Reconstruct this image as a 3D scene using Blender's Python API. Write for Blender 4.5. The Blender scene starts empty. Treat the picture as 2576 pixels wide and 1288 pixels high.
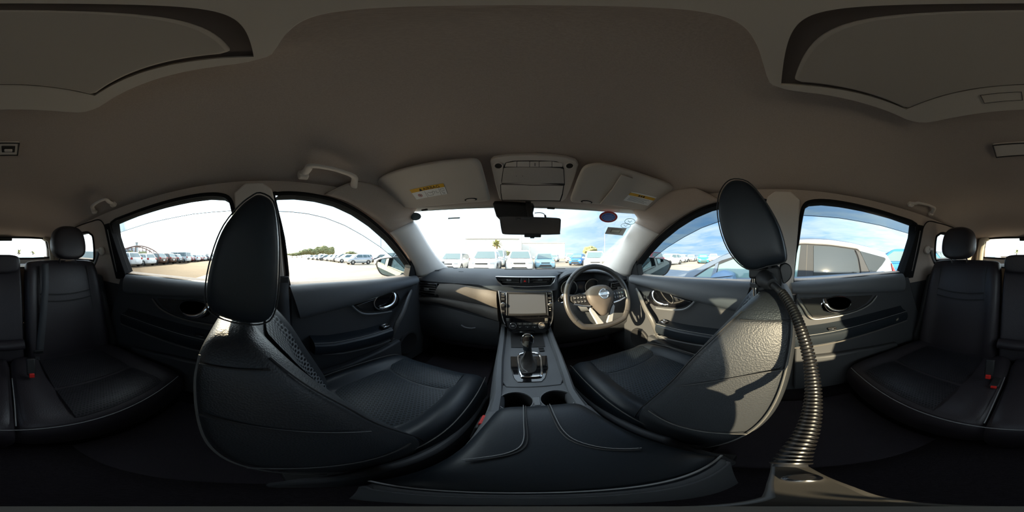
import bpy, bmesh, math, random
from mathutils import Vector, Matrix
from mathutils.geometry import tessellate_polygon

sc = bpy.context.scene
R = math.radians
V = Vector

# ------------------------------------------------------------------ camera, sky, sun, exposure
CAM = V((-0.04, 0.0, 1.19))
YAW = 2.5
cam_d = bpy.data.cameras.new('camera')
cam = bpy.data.objects.new('camera', cam_d)
sc.collection.objects.link(cam)
cam.location = CAM
cam.rotation_euler = (R(90), 0, R(YAW))
cam_d.type = 'PANO'
try:
    cam_d.panorama_type = 'EQUIRECTANGULAR'
except Exception:
    pass
try:
    cam_d.cycles.panorama_type = 'EQUIRECTANGULAR'
except Exception:
    pass
cam_d.clip_start = 0.005
cam_d.clip_end = 3000
sc.camera = cam

SUN_AZ, SUN_EL = -108.5, 17.2
SUN = V((math.sin(R(SUN_AZ)) * math.cos(R(SUN_EL)), math.cos(R(SUN_AZ)) * math.cos(R(SUN_EL)), math.sin(R(SUN_EL))))

world = bpy.data.worlds.new('sky')
sc.world = world
world.use_nodes = True
nt = world.node_tree
nt.nodes.clear()


def N(t, **kw):
    n = nt.nodes.new(t)
    for k, v in kw.items():
        setattr(n, k, v)
    return n


def Lk(a, b):
    nt.links.new(a, b)


def math_node(op, a, b=None, clamp=False):
    n = N('ShaderNodeMath', operation=op, use_clamp=clamp)
    for i, x in enumerate((a, b)):
        if x is None:
            continue
        if isinstance(x, (int, float)):
            n.inputs[i].default_value = x
        else:
            Lk(x, n.inputs[i])
    return n.outputs[0]


def mixc(fac, a, b, blend='MIX'):
    n = N('ShaderNodeMix', data_type='RGBA', blend_type=blend)
    for s, x in ((n.inputs[0], fac), (n.inputs[6], a), (n.inputs[7], b)):
        if isinstance(x, (int, float)):
            s.default_value = x
        elif isinstance(x, tuple):
            s.default_value = (*x, 1)
        else:
            Lk(x, s)
    return n.outputs[2]


tc = N('ShaderNodeTexCoord')
sep = N('ShaderNodeSeparateXYZ')
Lk(tc.outputs['Generated'], sep.inputs[0])
up = math_node('MAXIMUM', sep.outputs[2], 0.0)
dotn = N('ShaderNodeVectorMath', operation='DOT_PRODUCT')
Lk(tc.outputs['Generated'], dotn.inputs[0])
dotn.inputs[1].default_value = SUN
sd = dotn.outputs['Value']
base = mixc(math_node('POWER', math_node('MULTIPLY', up, 1.5, True), 0.55), (0.37, 0.57, 0.79), (0.09, 0.31, 0.74))
# thin streaky clouds, projected on a high layer
den = math_node('ADD', up, 0.12)
cx_ = math_node('DIVIDE', sep.outputs[0], den)
cy_ = math_node('DIVIDE', sep.outputs[1], den)
cmb = N('ShaderNodeCombineXYZ')
Lk(math_node('MULTIPLY', cx_, 0.9), cmb.inputs[0])
Lk(math_node('MULTIPLY', cy_, 0.55), cmb.inputs[1])
noi = N('ShaderNodeTexNoise')
noi.inputs['Scale'].default_value = 1.9
noi.inputs['Detail'].default_value = 7
noi.inputs['Roughness'].default_value = 0.62
noi.inputs['Distortion'].default_value = 0.5
Lk(cmb.outputs[0], noi.inputs['Vector'])
ramp = N('ShaderNodeValToRGB')
ramp.color_ramp.elements[0].position = 0.38
ramp.color_ramp.elements[1].position = 0.68
Lk(noi.outputs[0], ramp.inputs[0])
cl = mixc(math_node('MULTIPLY', ramp.outputs[0], 0.85), base, (0.64, 0.71, 0.76))
# brightening towards the sun
h = math_node('MULTIPLY', math_node('ADD', sd, 1.0), 0.5)
g1 = math_node('MULTIPLY', math_node('POWER', h, 1.5), 3.6)
g2 = math_node('MULTIPLY', math_node('POWER', math_node('MAXIMUM', sd, 0.0), 40.0), 4.0)
glow = math_node('ADD', g1, g2)
glowc = N('ShaderNodeVectorMath', operation='SCALE')
glowc.inputs[0].default_value = (0.95, 0.98, 1.0)
Lk(glow, glowc.inputs['Scale'])
fin = mixc(1.0, cl, glowc.outputs[0], 'ADD')
bg = N('ShaderNodeBackground')
bg.inputs['Strength'].default_value = 0.85
Lk(fin, bg.inputs['Color'])
out = N('ShaderNodeOutputWorld')
Lk(bg.outputs[0], out.inputs['Surface'])

sun_d = bpy.data.lights.new('sun', 'SUN')
sun_d.energy = 13.0
sun_d.color = (1.0, 0.77, 0.52)
sun_d.angle = R(0.6)
sun = bpy.data.objects.new('sun', sun_d)
sc.collection.objects.link(sun)
sun.rotation_euler = (-SUN).to_track_quat('-Z', 'Y').to_euler()
sun.location = SUN * 50

vs = sc.view_settings
vs.view_transform = 'Standard'
vs.look = 'None'
vs.exposure = 0.74
vs.gamma = 1.0
vs.use_curve_mapping = False
try:
    sc.cycles.transparent_max_bounces = 24
    sc.cycles.max_bounces = 10
    sc.cycles.diffuse_bounces = 6
except Exception:
    pass

# ------------------------------------------------------------------ pixel -> direction -> point on a known surface
PW, PH = 2576, 1288


def ray(px, py):
    a = R((px - PW / 2) / PW * 360 - YAW)
    l = R((PH / 2 - py) / PH * 180)
    return V((math.sin(a) * math.cos(l), math.cos(a) * math.cos(l), math.sin(l)))


def onp(px, py, p0, n):
    d = ray(px, py)
    n = V(n)
    t = (V(p0) - CAM).dot(n) / d.dot(n)
    return CAM + d * t


def onx(px, py, X): return onp(px, py, (X, 0, 0), (1, 0, 0))
def ony(px, py, Y): return onp(px, py, (0, Y, 0), (0, 1, 0))
def onz(px, py, Z): return onp(px, py, (0, 0, Z), (0, 0, 1))
def ond(px, py, d): return CAM + ray(px, py) * d


# the cabin's side glass leans inwards
def side_x(z, s): return s * (0.715 - 0.30 * (z - 1.06))
def sp(s, y, z, off=0.0):
    return V((side_x(z, s) + s * off, y, z))


# ------------------------------------------------------------------ materials
MATS = {}


def mat(name, col, rough=0.5, metal=0.0, spec=0.5, bump=None, var=None, coat=0.0, emit=None, alpha=None):
    """bump=(kind, scale, strength, distance)  var=(scale, amount, second colour)"""
    if name in MATS:
        return MATS[name]
    m = bpy.data.materials.new(name)
    m.use_nodes = True
    t = m.node_tree
    b = t.nodes['Principled BSDF']
    b.inputs['Base Color'].default_value = (*col, 1)
    b.inputs['Roughness'].default_value = rough
    b.inputs['Metallic'].default_value = metal
    b.inputs['Specular IOR Level'].default_value = spec
    if coat:
        b.inputs['Coat Weight'].default_value = coat
        b.inputs['Coat Roughness'].default_value = 0.04
    tcn = t.nodes.new('ShaderNodeTexCoord')
    if var:
        n = t.nodes.new('ShaderNodeTexNoise')
        n.inputs['Scale'].default_value = var[0]
        n.inputs['Detail'].default_value = 5
        t.links.new(tcn.outputs['Object'], n.inputs['Vector'])
        mx = t.nodes.new('ShaderNodeMix')
        mx.data_type = 'RGBA'
        mx.inputs[6].default_value = (*col, 1)
        mx.inputs[7].default_value = (*var[2], 1)
        mr = t.nodes.new('ShaderNodeMapRange')
        mr.inputs[1].default_value = 0.35
        mr.inputs[2].default_value = 0.65
        mr.inputs[4].default_value = var[1]
        t.links.new(n.outputs[0], mr.inputs[0])
        t.links.new(mr.outputs[0], mx.inputs[0])
        t.links.new(mx.outputs[2], b.inputs['Base Color'])
    if bump:
        kind, scale, strength, dist = bump
        if kind == 'noise':
            n = t.nodes.new('ShaderNodeTexNoise')
            n.inputs['Scale'].default_value = scale
            n.inputs['Detail'].default_value = 4
            o = n.outputs[0]
        else:
            n = t.nodes.new('ShaderNodeTexVoronoi')
            n.inputs['Scale'].default_value = scale
            n.feature = 'F1'
            o = n.outputs['Distance']
        t.links.new(tcn.outputs['Object'], n.inputs['Vector'])
        bp = t.nodes.new('ShaderNodeBump')
        bp.inputs['Strength'].default_value = strength
        bp.inputs['Distance'].default_value = dist
        t.links.new(o, bp.inputs['Height'])
        t.links.new(bp.outputs[0], b.inputs['Normal'])
    if emit:
        b.inputs['Emission Color'].default_value = (*emit[0], 1)
        b.inputs['Emission Strength'].default_value = emit[1]
    MATS[name] = m
    return m


def glass(name, tint=(0.93, 0.97, 0.95), rough=0.0, refl=1.0):
    if name in MATS:
        return MATS[name]
    m = bpy.data.materials.new(name)
    m.use_nodes = True
    t = m.node_tree
    t.nodes.clear()
    o = t.nodes.new('ShaderNodeOutputMaterial')
    tr = t.nodes.new('ShaderNodeBsdfTransparent')
    tr.inputs[0].default_value = (*tint, 1)
    gl = t.nodes.new('ShaderNodeBsdfGlossy')
    gl.inputs['Roughness'].default_value = rough
    fr = t.nodes.new('ShaderNodeFresnel')
    fr.inputs[0].default_value = 1.35
    ml = t.nodes.new('ShaderNodeMath')
    ml.operation = 'MULTIPLY'
    ml.inputs[1].default_value = refl
    t.links.new(fr.outputs[0], ml.inputs[0])
    mx = t.nodes.new('ShaderNodeMixShader')
    t.links.new(ml.outputs[0], mx.inputs[0])
    t.links.new(tr.outputs[0], mx.inputs[1])
    t.links.new(gl.outputs[0], mx.inputs[2])
    t.links.new(mx.outputs[0], o.inputs['Surface'])
    MATS[name] = m
    return m


def dotted(name, col, hole, scale, rough=0.46, ax=(0, 1), width=0.30, bumpd=0.001):
    """leather with a staggered grid of punched holes"""
    if name in MATS:
        return MATS[name]
    m = bpy.data.materials.new(name)
    m.use_nodes = True
    t = m.node_tree
    b = t.nodes['Principled BSDF']
    b.inputs['Roughness'].default_value = rough
    b.inputs['Specular IOR Level'].default_value = 0.28
    tcn = t.nodes.new('ShaderNodeTexCoord')
    sx = t.nodes.new('ShaderNodeSeparateXYZ')
    t.links.new(tcn.outputs['Object'], sx.inputs[0])

    def mth(op, a, bb=None):
        n = t.nodes.new('ShaderNodeMath')
        n.operation = op
        for i, x in enumerate((a, bb)):
            if x is None:
                continue
            if isinstance(x, (int, float)):
                n.inputs[i].default_value = x
            else:
                t.links.new(x, n.inputs[i])
        return n.outputs[0]
    u = mth('MULTIPLY', sx.outputs[ax[0]], scale)
    v = mth('MULTIPLY', sx.outputs[ax[1]], scale * 0.62)

    def cell(du, dv):
        fu = mth('SUBTRACT', mth('FRACT', mth('ADD', u, du)), 0.5)
        fv = mth('MULTIPLY', mth('SUBTRACT', mth('FRACT', mth('ADD', v, dv)), 0.5), 1.6)
        return mth('SQRT', mth('ADD', mth('MULTIPLY', fu, fu), mth('MULTIPLY', fv, fv)))
    d = mth('MINIMUM', cell(100.0, 100.0), cell(100.5, 100.5))
    mr = t.nodes.new('ShaderNodeMapRange')
    mr.inputs[1].default_value = width * 0.75
    mr.inputs[2].default_value = width
    t.links.new(d, mr.inputs[0])
    mx = t.nodes.new('ShaderNodeMix')
    mx.data_type = 'RGBA'
    mx.inputs[6].default_value = (*hole, 1)
    mx.inputs[7].default_value = (*col, 1)
    t.links.new(mr.outputs[0], mx.inputs[0])
    t.links.new(mx.outputs[2], b.inputs['Base Color'])
    bp = t.nodes.new('ShaderNodeBump')
    bp.inputs['Strength'].default_value = 0.8
    bp.inputs['Distance'].default_value = bumpd
    t.links.new(mr.outputs[0], bp.inputs['Height'])
    t.links.new(bp.outputs[0], b.inputs['Normal'])
    MATS[name] = m
    return m


M_head = mat('headliner cloth', (0.46, 0.385, 0.335), 0.95, spec=0.1, bump=('noise', 420, 0.35, 0.001), var=(300, 0.5, (0.39, 0.325, 0.28)))
M_trimgrey = mat('grey moulded trim', (0.64, 0.575, 0.515), 0.6, spec=0.3, bump=('noise', 500, 0.2, 0.0006))
M_pillar = mat('pale pillar trim', (0.66, 0.61, 0.56), 0.55, spec=0.35, bump=('noise', 500, 0.15, 0.0005))
M_leather = mat('black grained leather', (0.021, 0.023, 0.026), 0.48, spec=0.42, bump=('voronoi', 380, 0.40, 0.0010))
M_leather2 = mat('black smooth leather', (0.012, 0.016, 0.021), 0.44, spec=0.32, bump=('noise', 260, 0.25, 0.0006))  # blue cast of the skylight mixed into the black
M_rearleather = mat('black rear leather', (0.024, 0.020, 0.024), 0.46, spec=0.4, bump=('voronoi', 330, 0.4, 0.0008))
M_perf = dotted('perforated leather', (0.014, 0.020, 0.027), (0.002, 0.004, 0.005), 95)  # bluish skylight put into the leather colour here too
M_perfr = dotted('perforated rear leather', (0.018, 0.016, 0.020), (0.003, 0.004, 0.005), 95)
M_perfb = dotted('perforated backrest leather', (0.10, 0.105, 0.11), (0.006, 0.006, 0.007), 66, ax=(0, 2), width=0.36)  # far lighter than the cushion leather, windscreen light put into the colour
M_plastic = mat('black soft plastic', (0.088, 0.093, 0.101), 0.55, spec=0.45, bump=('noise', 420, 0.35, 0.0006))
M_plasticb = mat('dark door plastic', (0.046, 0.048, 0.052), 0.55, spec=0.4, bump=('noise', 420, 0.35, 0.0006))
M_dash = mat('dashboard soft skin', (0.038, 0.041, 0.046), 0.6, spec=0.36, bump=('noise', 420, 0.35, 0.0006))
M_pad = mat('stitched dash pad', (0.105, 0.094, 0.084), 0.55, spec=0.45, bump=('voronoi', 500, 0.35, 0.0007))
M_gloss = mat('gloss black panel', (0.006, 0.006, 0.007), 0.06, spec=0.6, coat=0.5)
M_black = mat('matt black', (0.010, 0.010, 0.011), 0.6)
M_rubber = mat('black rubber', (0.012, 0.012, 0.013), 0.85, spec=0.08)
M_chrome = mat('chrome', (0.82, 0.83, 0.85), 0.12, 1.0)
M_satin = mat('satin silver', (0.55, 0.56, 0.58), 0.3, 1.0)
M_thread = mat('grey stitching', (0.20, 0.20, 0.20), 0.8)
M_pipe = mat('pale piping', (0.07, 0.068, 0.064), 0.6)
M_carpet = mat('black carpet', (0.014, 0.012, 0.014), 0.95, spec=0.1, bump=('noise', 300, 0.8, 0.003), var=(200, 0.6, (0.022, 0.018, 0.022)))
M_screen = mat('switched-off screen', (0.085, 0.092, 0.108), 0.30, spec=0.5)
M_red = mat('red push button', (0.55, 0.015, 0.01), 0.4)
M_white = mat('white print', (0.88, 0.88, 0.86), 0.6)
M_ink = mat('black print', (0.015, 0.015, 0.015), 0.7)
M_yellow = mat('yellow print', (0.75, 0.42, 0.02), 0.6)
M_redprint = mat('red print', (0.45, 0.03, 0.04), 0.6)
M_blueprint = mat('blue print', (0.04, 0.16, 0.62), 0.6)
M_glass = glass('window glass', (0.92, 0.96, 0.95), refl=0.22)
M_privacy = glass('rear window glass', (0.88, 0.92, 0.91), refl=0.3)
M_visor = glass('smoked acrylic', (0.58, 0.63, 0.66), refl=0.4)
M_mirror = mat('mirror glass', (0.40, 0.52, 0.54), 0.02, 1.0)
M_darkmirror = mat('dark mirror glass', (0.34, 0.40, 0.48), 0.05, 1.0)
M_belt = mat('seat belt webbing', (0.035, 0.037, 0.042), 0.7, bump=('noise', 700, 0.4, 0.0005))

# ------------------------------------------------------------------ mesh helpers
OFF = {}


def link(o):
    sc.collection.objects.link(o)
    return o


def tag(o, label=None, cat=None, group=None, kind=None):
    if label:
        o['label'] = label
    if cat:
        o['category'] = cat
    if group:
        o['group'] = group
    if kind:
        o['kind'] = kind
    return o


def thing(name, loc, label, cat, group=None, kind=None):
    o = bpy.data.objects.new(name, None)
    o.empty_display_size = 0.05
    link(o)
    o.location = V(loc)
    OFF[o] = V(loc)
    return tag(o, label, cat, group, kind)


def mk(name, verts, faces, m, parent=None, smooth=True, angle=40, bevel=0, bseg=2, sub=0, origin=None, label=None):
    me = bpy.data.meshes.new(name)
    vs_ = [V(v) for v in verts]
    if parent is not None:
        off = OFF[parent]
    elif origin is not None:
        off = V(origin)
    else:
        lo = V((min(v.x for v in vs_), min(v.y for v in vs_), min(v.z for v in vs_)))
        hi = V((max(v.x for v in vs_), max(v.y for v in vs_), max(v.z for v in vs_)))
        off = V(((lo.x + hi.x) / 2, (lo.y + hi.y) / 2, lo.z))
    me.from_pydata([v - off for v in vs_], [], faces)
    bm = bmesh.new()
    bm.from_mesh(me)
    bmesh.ops.recalc_face_normals(bm, faces=bm.faces)
    bm.to_mesh(me)
    bm.free()
    if m is not None:
        if isinstance(m, (list, tuple)):
            for x in m:
                me.materials.append(x)
        else:
            me.materials.append(m)
    if smooth:
        me.shade_smooth()
        if angle and not sub:
            me.set_sharp_from_angle(angle=R(angle))
    o = bpy.data.objects.new(name, me)
    link(o)
    if parent is not None:
        o.parent = parent
    else:
        o.location = off
    OFF[o] = off
    if bevel:
        b = o.modifiers.new('edge', 'BEVEL')
        b.width = bevel
        b.segments = bseg
        b.limit_method = 'ANGLE'
        b.angle_limit = R(35)
        b.harden_normals = False
    if sub:
        s = o.modifiers.new('smooth', 'SUBSURF')
        s.levels = sub
        s.render_levels = sub
    if label:
        o['label'] = label
    return o


def cr(pts, n=8, closed=False):
    """Catmull-Rom through pts"""
    pts = [V(p) for p in pts]
    k = len(pts)
    res = []
    segs = k if closed else k - 1
    for i in range(segs):
        if closed:
            p0, p1, p2, p3 = pts[(i - 1) % k], pts[i], pts[(i + 1) % k], pts[(i + 2) % k]
        else:
            p0, p1, p2, p3 = pts[max(i - 1, 0)], pts[i], pts[i + 1], pts[min(i + 2, k - 1)]
        for j in range(n):
            t = j / n
            res.append(0.5 * ((2 * p1) + (p2 - p0) * t + (2 * p0 - 5 * p1 + 4 * p2 - p3) * t * t + (3 * p1 - p0 - 3 * p2 + p3) * t ** 3))
    if not closed:
        res.append(pts[-1].copy())
    return res


def loft(rings, closed=True, caps=True):
    n = len(rings[0])
    vs_ = [p for r in rings for p in r]
    fs = []
    for i in range(len(rings) - 1):
        for j in range(n if closed else n - 1):
            a = i * n + j
            b = i * n + (j + 1) % n
            fs.append((a, b, b + n, a + n))
    if caps and closed:
        fs.append(tuple(range(n))[::-1])
        fs.append(tuple((len(rings) - 1) * n + j for j in range(n)))
    return vs_, fs


def tube_geo(pts, r, n=8, closed=False, flat=None, upv=None):
    pts = [V(p) for p in pts]
    k = len(pts)
    rs = r if isinstance(r, (list, tuple)) else [r] * k
    rings = []
    prev = None
    for i, p in enumerate(pts):
        if closed:
            t = pts[(i + 1) % k] - pts[(i - 1) % k]
        else:
            t = pts[min(i + 1, k - 1)] - pts[max(i - 1, 0)]
        if t.length < 1e-9:
            t = V((0, 0, 1))
        t.normalize()
        if upv is not None:
            a = t.cross(V(upv))
            if a.length < 1e-4:
                a = t.orthogonal()
        elif prev is None:
            a = t.orthogonal()
        else:
            a = prev - t * prev.dot(t)
            if a.length < 1e-6:
                a = t.orthogonal()
        a.normalize()
        prev = a
        b = t.cross(a)
        fl = flat if flat else 1.0
        rings.append([p + a * (rs[i] * math.cos(2 * math.pi * j / n)) + b * (rs[i] * fl * math.sin(2 * math.pi * j / n)) for j in range(n)])
    if closed:
        rings.append(rings[0])
        vs_, fs = loft(rings, True, False)
        m = (k) * n
        fs = [tuple(x if x < m else x - m for x in f) for f in fs]
        return vs_[:m], fs
    return loft(rings, True, True)


def tube(name, pts, r, m, parent=None, n=8, closed=False, flat=None, upv=None, **kw):
    v, f = tube_geo(pts, r, n, closed, flat, upv)
    return mk(name, v, f, m, parent, **kw)


def prism(name, pts, depth, m, parent=None, bevel=0.0, holes=(), bseg=2, **kw):
    """flat polygon (3-d points, possibly with holes) given thickness along vector depth"""
    loops = [[V(p) for p in pts]] + [[V(p) for p in h] for h in holes]
    flat_ = [p for l in loops for p in l]
    d = V(depth)
    n = len(flat_)
    tris = tessellate_polygon(loops) if holes else None
    vs_ = flat_ + [p + d for p in flat_]
    fs = []
    if tris:
        fs += [tuple(t) for t in tris]
        fs += [tuple(i + n for i in t)[::-1] for t in tris]
    else:
        fs.append(tuple(range(n)))
        fs.append(tuple(range(2 * n - 1, n - 1, -1)))
    s = 0
    for l in loops:
        k = len(l)
        for j in range(k):
            a, b = s + j, s + (j + 1) % k
            fs.append((a, b, b + n, a + n))
        s += k
    return mk(name, vs_, fs, m, parent, bevel=bevel, bseg=bseg, **kw)


def box_geo(c, s, rot=None):
    c = V(c)
    hx, hy, hz = s[0] / 2, s[1] / 2, s[2] / 2
    vs_ = [V((x, y, z)) for x in (-hx, hx) for y in (-hy, hy) for z in (-hz, hz)]
    if rot is not None:
        vs_ = [rot @ v for v in vs_]
    vs_ = [v + c for v in vs_]
    return vs_, [(0, 1, 3, 2), (4, 6, 7, 5), (0, 4, 5, 1), (2, 3, 7, 6), (0, 2, 6, 4), (1, 5, 7, 3)]


def box(name, c, s, m, parent=None, rot=None, bevel=0.003, **kw):
    v, f = box_geo(c, s, rot)
    return mk(name, v, f, m, parent, bevel=bevel, **kw)


def join_geo(*gs):
    vs_, fs = [], []
    for v, f in gs:
        o = len(vs_)
        vs_ += list(v)
        fs += [tuple(i + o for i in x) for x in f]
    return vs_, fs


def disc_geo(c, nrm, r, depth, n=24, rim=None):
    """cylinder along nrm from c, with optional radius profile rim=[(t, r)]"""
    c, nrm = V(c), V(nrm).normalized()
    a = nrm.orthogonal().normalized()
    b = nrm.cross(a)
    prof = rim or [(0, r), (depth, r)]
    rings = [[c + nrm * t + (a * math.cos(2 * math.pi * j / n) + b * math.sin(2 * math.pi * j / n)) * rr for j in range(n)] for t, rr in prof]
    return loft(rings, True, True)


def disc(name, c, nrm, r, depth, m, parent=None, n=24, rim=None, **kw):
    v, f = disc_geo(c, nrm, r, depth, n, rim)
    return mk(name, v, f, m, parent, **kw)


def interp(tab, x):
    """smooth interpolation in a table [(x, v), ...] sorted by x"""
    if x <= tab[0][0]:
        return tab[0][1]
    for (a, va), (b, vb) in zip(tab, tab[1:]):
        if x <= b:
            t = (x - a) / (b - a)
            return va + (vb - va) * t
    return tab[-1][1]


def grid_geo(rows):
    n = len(rows[0])
    vs_ = [p for r in rows for p in r]
    fs = [(i * n + j, i * n + j + 1, (i + 1) * n + j + 1, (i + 1) * n + j) for i in range(len(rows) - 1) for j in range(n - 1)]
    return vs_, fs


def text(name, s, size, origin, xdir, ydir, m, parent=None, depth=0.0006, align='CENTER'):
    cu = bpy.data.curves.new(name, 'FONT')
    cu.body = s
    cu.size = size
    cu.align_x = align
    cu.align_y = 'CENTER'
    cu.extrude = depth
    to = bpy.data.objects.new(name, cu)
    link(to)
    bpy.context.view_layer.update()
    me = bpy.data.meshes.new_from_object(to.evaluated_get(bpy.context.evaluated_depsgraph_get()))
    bpy.data.objects.remove(to)
    xd, yd = V(xdir).normalized(), V(ydir).normalized()
    zd = xd.cross(yd)
    o0 = V(origin)
    vs_ = [o0 + xd * v.co.x + yd * v.co.y + zd * v.co.z for v in me.vertices]
    fs = [tuple(p.vertices) for p in me.polygons]
    bpy.data.meshes.remove(me)
    return mk(name, vs_, fs, m, parent, smooth=False)


def mirror_pts(pts, s):
    return [V((s * abs(p.x) if True else p.x, p.y, p.z)) for p in pts]

# ================================================================== STRUCTURE
# ------------------------------------------------------------------ ground outside
# overexposure put into the pale ground ahead, brown dry dirt behind; both with blotchy wear
M_ground = mat('overexposed pale ground', (0.34, 0.295, 0.24), 0.95, spec=0.1, bump=('noise', 3.0, 0.5, 0.05), var=(0.35, 0.9, (0.27, 0.23, 0.18)))
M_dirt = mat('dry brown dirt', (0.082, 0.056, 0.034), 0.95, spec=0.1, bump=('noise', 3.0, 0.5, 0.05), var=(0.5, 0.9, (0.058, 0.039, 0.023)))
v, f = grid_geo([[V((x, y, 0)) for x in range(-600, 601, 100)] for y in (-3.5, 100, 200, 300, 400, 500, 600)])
tag(mk('ground', v, f, M_ground, smooth=False), 'ground ahead and to both sides of the car, overexposure put into its pale colour', 'ground', kind='structure')
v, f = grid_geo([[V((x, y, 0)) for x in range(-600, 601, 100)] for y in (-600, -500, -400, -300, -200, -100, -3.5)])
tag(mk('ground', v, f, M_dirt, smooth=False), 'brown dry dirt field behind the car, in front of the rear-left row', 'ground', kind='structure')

# ------------------------------------------------------------------ cabin floor
fl = prism('floor', [(-0.76, -2.1, 0.36), (0.76, -2.1, 0.36), (0.76, 1.34, 0.36), (-0.76, 1.34, 0.36)], (0, 0, -0.03), M_carpet)
tag(fl, 'black carpeted floor of the car cabin', 'floor', kind='structure')
rows = []
for y in [x * 0.1 for x in range(-9, 13)]:
    hh = interp([(-0.9, 0.40), (-0.2, 0.43), (0.5, 0.50), (1.2, 0.62)], y)
    rows.append([V((x, y, 0.358 + (hh - 0.358) * max(0, 1 - (abs(x) / 0.2) ** 3))) for x in [k * 0.04 - 0.2 for k in range(11)]])
v, f = grid_geo(rows)
mk('tunnel', v, f, M_carpet, fl)
for (x0, x1, y0, y1, zz) in ((-0.62, -0.17, -0.33, 0.12, 0.366), (0.17, 0.62, -0.33, 0.12, 0.366), (-0.62, -0.2, 0.62, 1.05, 0.366), (0.2, 0.62, 0.62, 1.05, 0.366)):
    prism('floor_mat', [(x0, y0, zz), (x1, y0, zz), (x1, y1, zz), (x0, y1, zz)], (0, 0, 0.012), mat('floor mat pile', (0.020, 0.016, 0.022), 0.95, bump=('noise', 400, 0.8, 0.002)), fl, bevel=0.006)

# ------------------------------------------------------------------ headliner
ZC = [(-2.02, 1.415), (-1.75, 1.475), (-1.4, 1.535), (-1.0, 1.578), (-0.5, 1.603), (0.1, 1.603), (0.28, 1.588), (0.42, 1.555), (0.60, 1.478), (0.72, 1.430), (0.755, 1.419)]
ZR = [(-2.02, 1.40), (-1.6, 1.41), (-0.8, 1.445), (-0.2, 1.455), (0.3, 1.458), (0.5, 1.466), (0.64, 1.466), (0.72, 1.458), (0.755, 1.452)]


def roof_z(x, y):
    w = abs(side_x(interp(ZR, y), 1)) + 0.004
    t = min(abs(x) / w, 1.0)
    zr, zc = interp(ZR, y), interp(ZC, y)
    pw = 3.4 + 5.0 * max(0.0, min(1.0, (y - 0.25) / 0.2))
    return zr + (zc - zr) * (1 - t ** pw) if zc > zr else zr + (zc - zr) * (1 - t ** 2)


ys = [-2.02 + 0.0555 * k for k in range(51)]
rows = []
for y in ys:
    w = abs(side_x(interp(ZR, y), 1)) + 0.012
    rows.append([V((w * u, y, roof_z(w * u, y))) for u in [math.sin(R(90 * (k / 14 - 1))) if False else (k / 14 - 1) for k in range(29)]])
v, f = grid_geo(rows)
ceil = mk('ceiling', v, f, M_head, angle=0)
so = ceil.modifiers.new('thickness', 'SOLIDIFY')
so.thickness = 0.025
so.offset = 1 if True else -1
tag(ceil, 'brown-grey cloth headliner curving over the cabin', 'headliner', kind='structure')

# ------------------------------------------------------------------ side window openings in (y, z)
FWIN = [(0.036, 1.405), (0.05, 1.418), (0.116, 1.423), (0.20, 1.420), (0.285, 1.409), (0.38, 1.383), (0.488, 1.340), (0.613, 1.277), (0.737, 1.199), (0.875, 1.098), (0.905, 1.062), (0.88, 1.052), (0.74, 1.050), (0.44, 1.056), (0.236, 1.060), (0.112, 1.060), (0.098, 1.12), (0.076, 1.257)]
RWIN = [(-0.77, 1.389), (-0.60, 1.408), (-0.42, 1.421), (-0.286, 1.427), (-0.20, 1.427), (-0.145, 1.419), (-0.119, 1.402), (-0.108, 1.36), (-0.096, 1.25), (-0.083, 1.066), (-0.25, 1.069), (-0.44, 1.076), (-0.742, 1.080), (-0.768, 1.20), (-0.782, 1.31)]
QWIN = [(-1.02, 1.325), (-1.04, 1.35), (-1.10, 1.372), (-1.3, 1.375), (-1.5, 1.355), (-1.58, 1.27), (-1.54, 1.17), (-1.14, 1.155), (-1.09, 1.16), (-1.05, 1.23)]
names = {-1: 'left', 1: 'right'}
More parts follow.
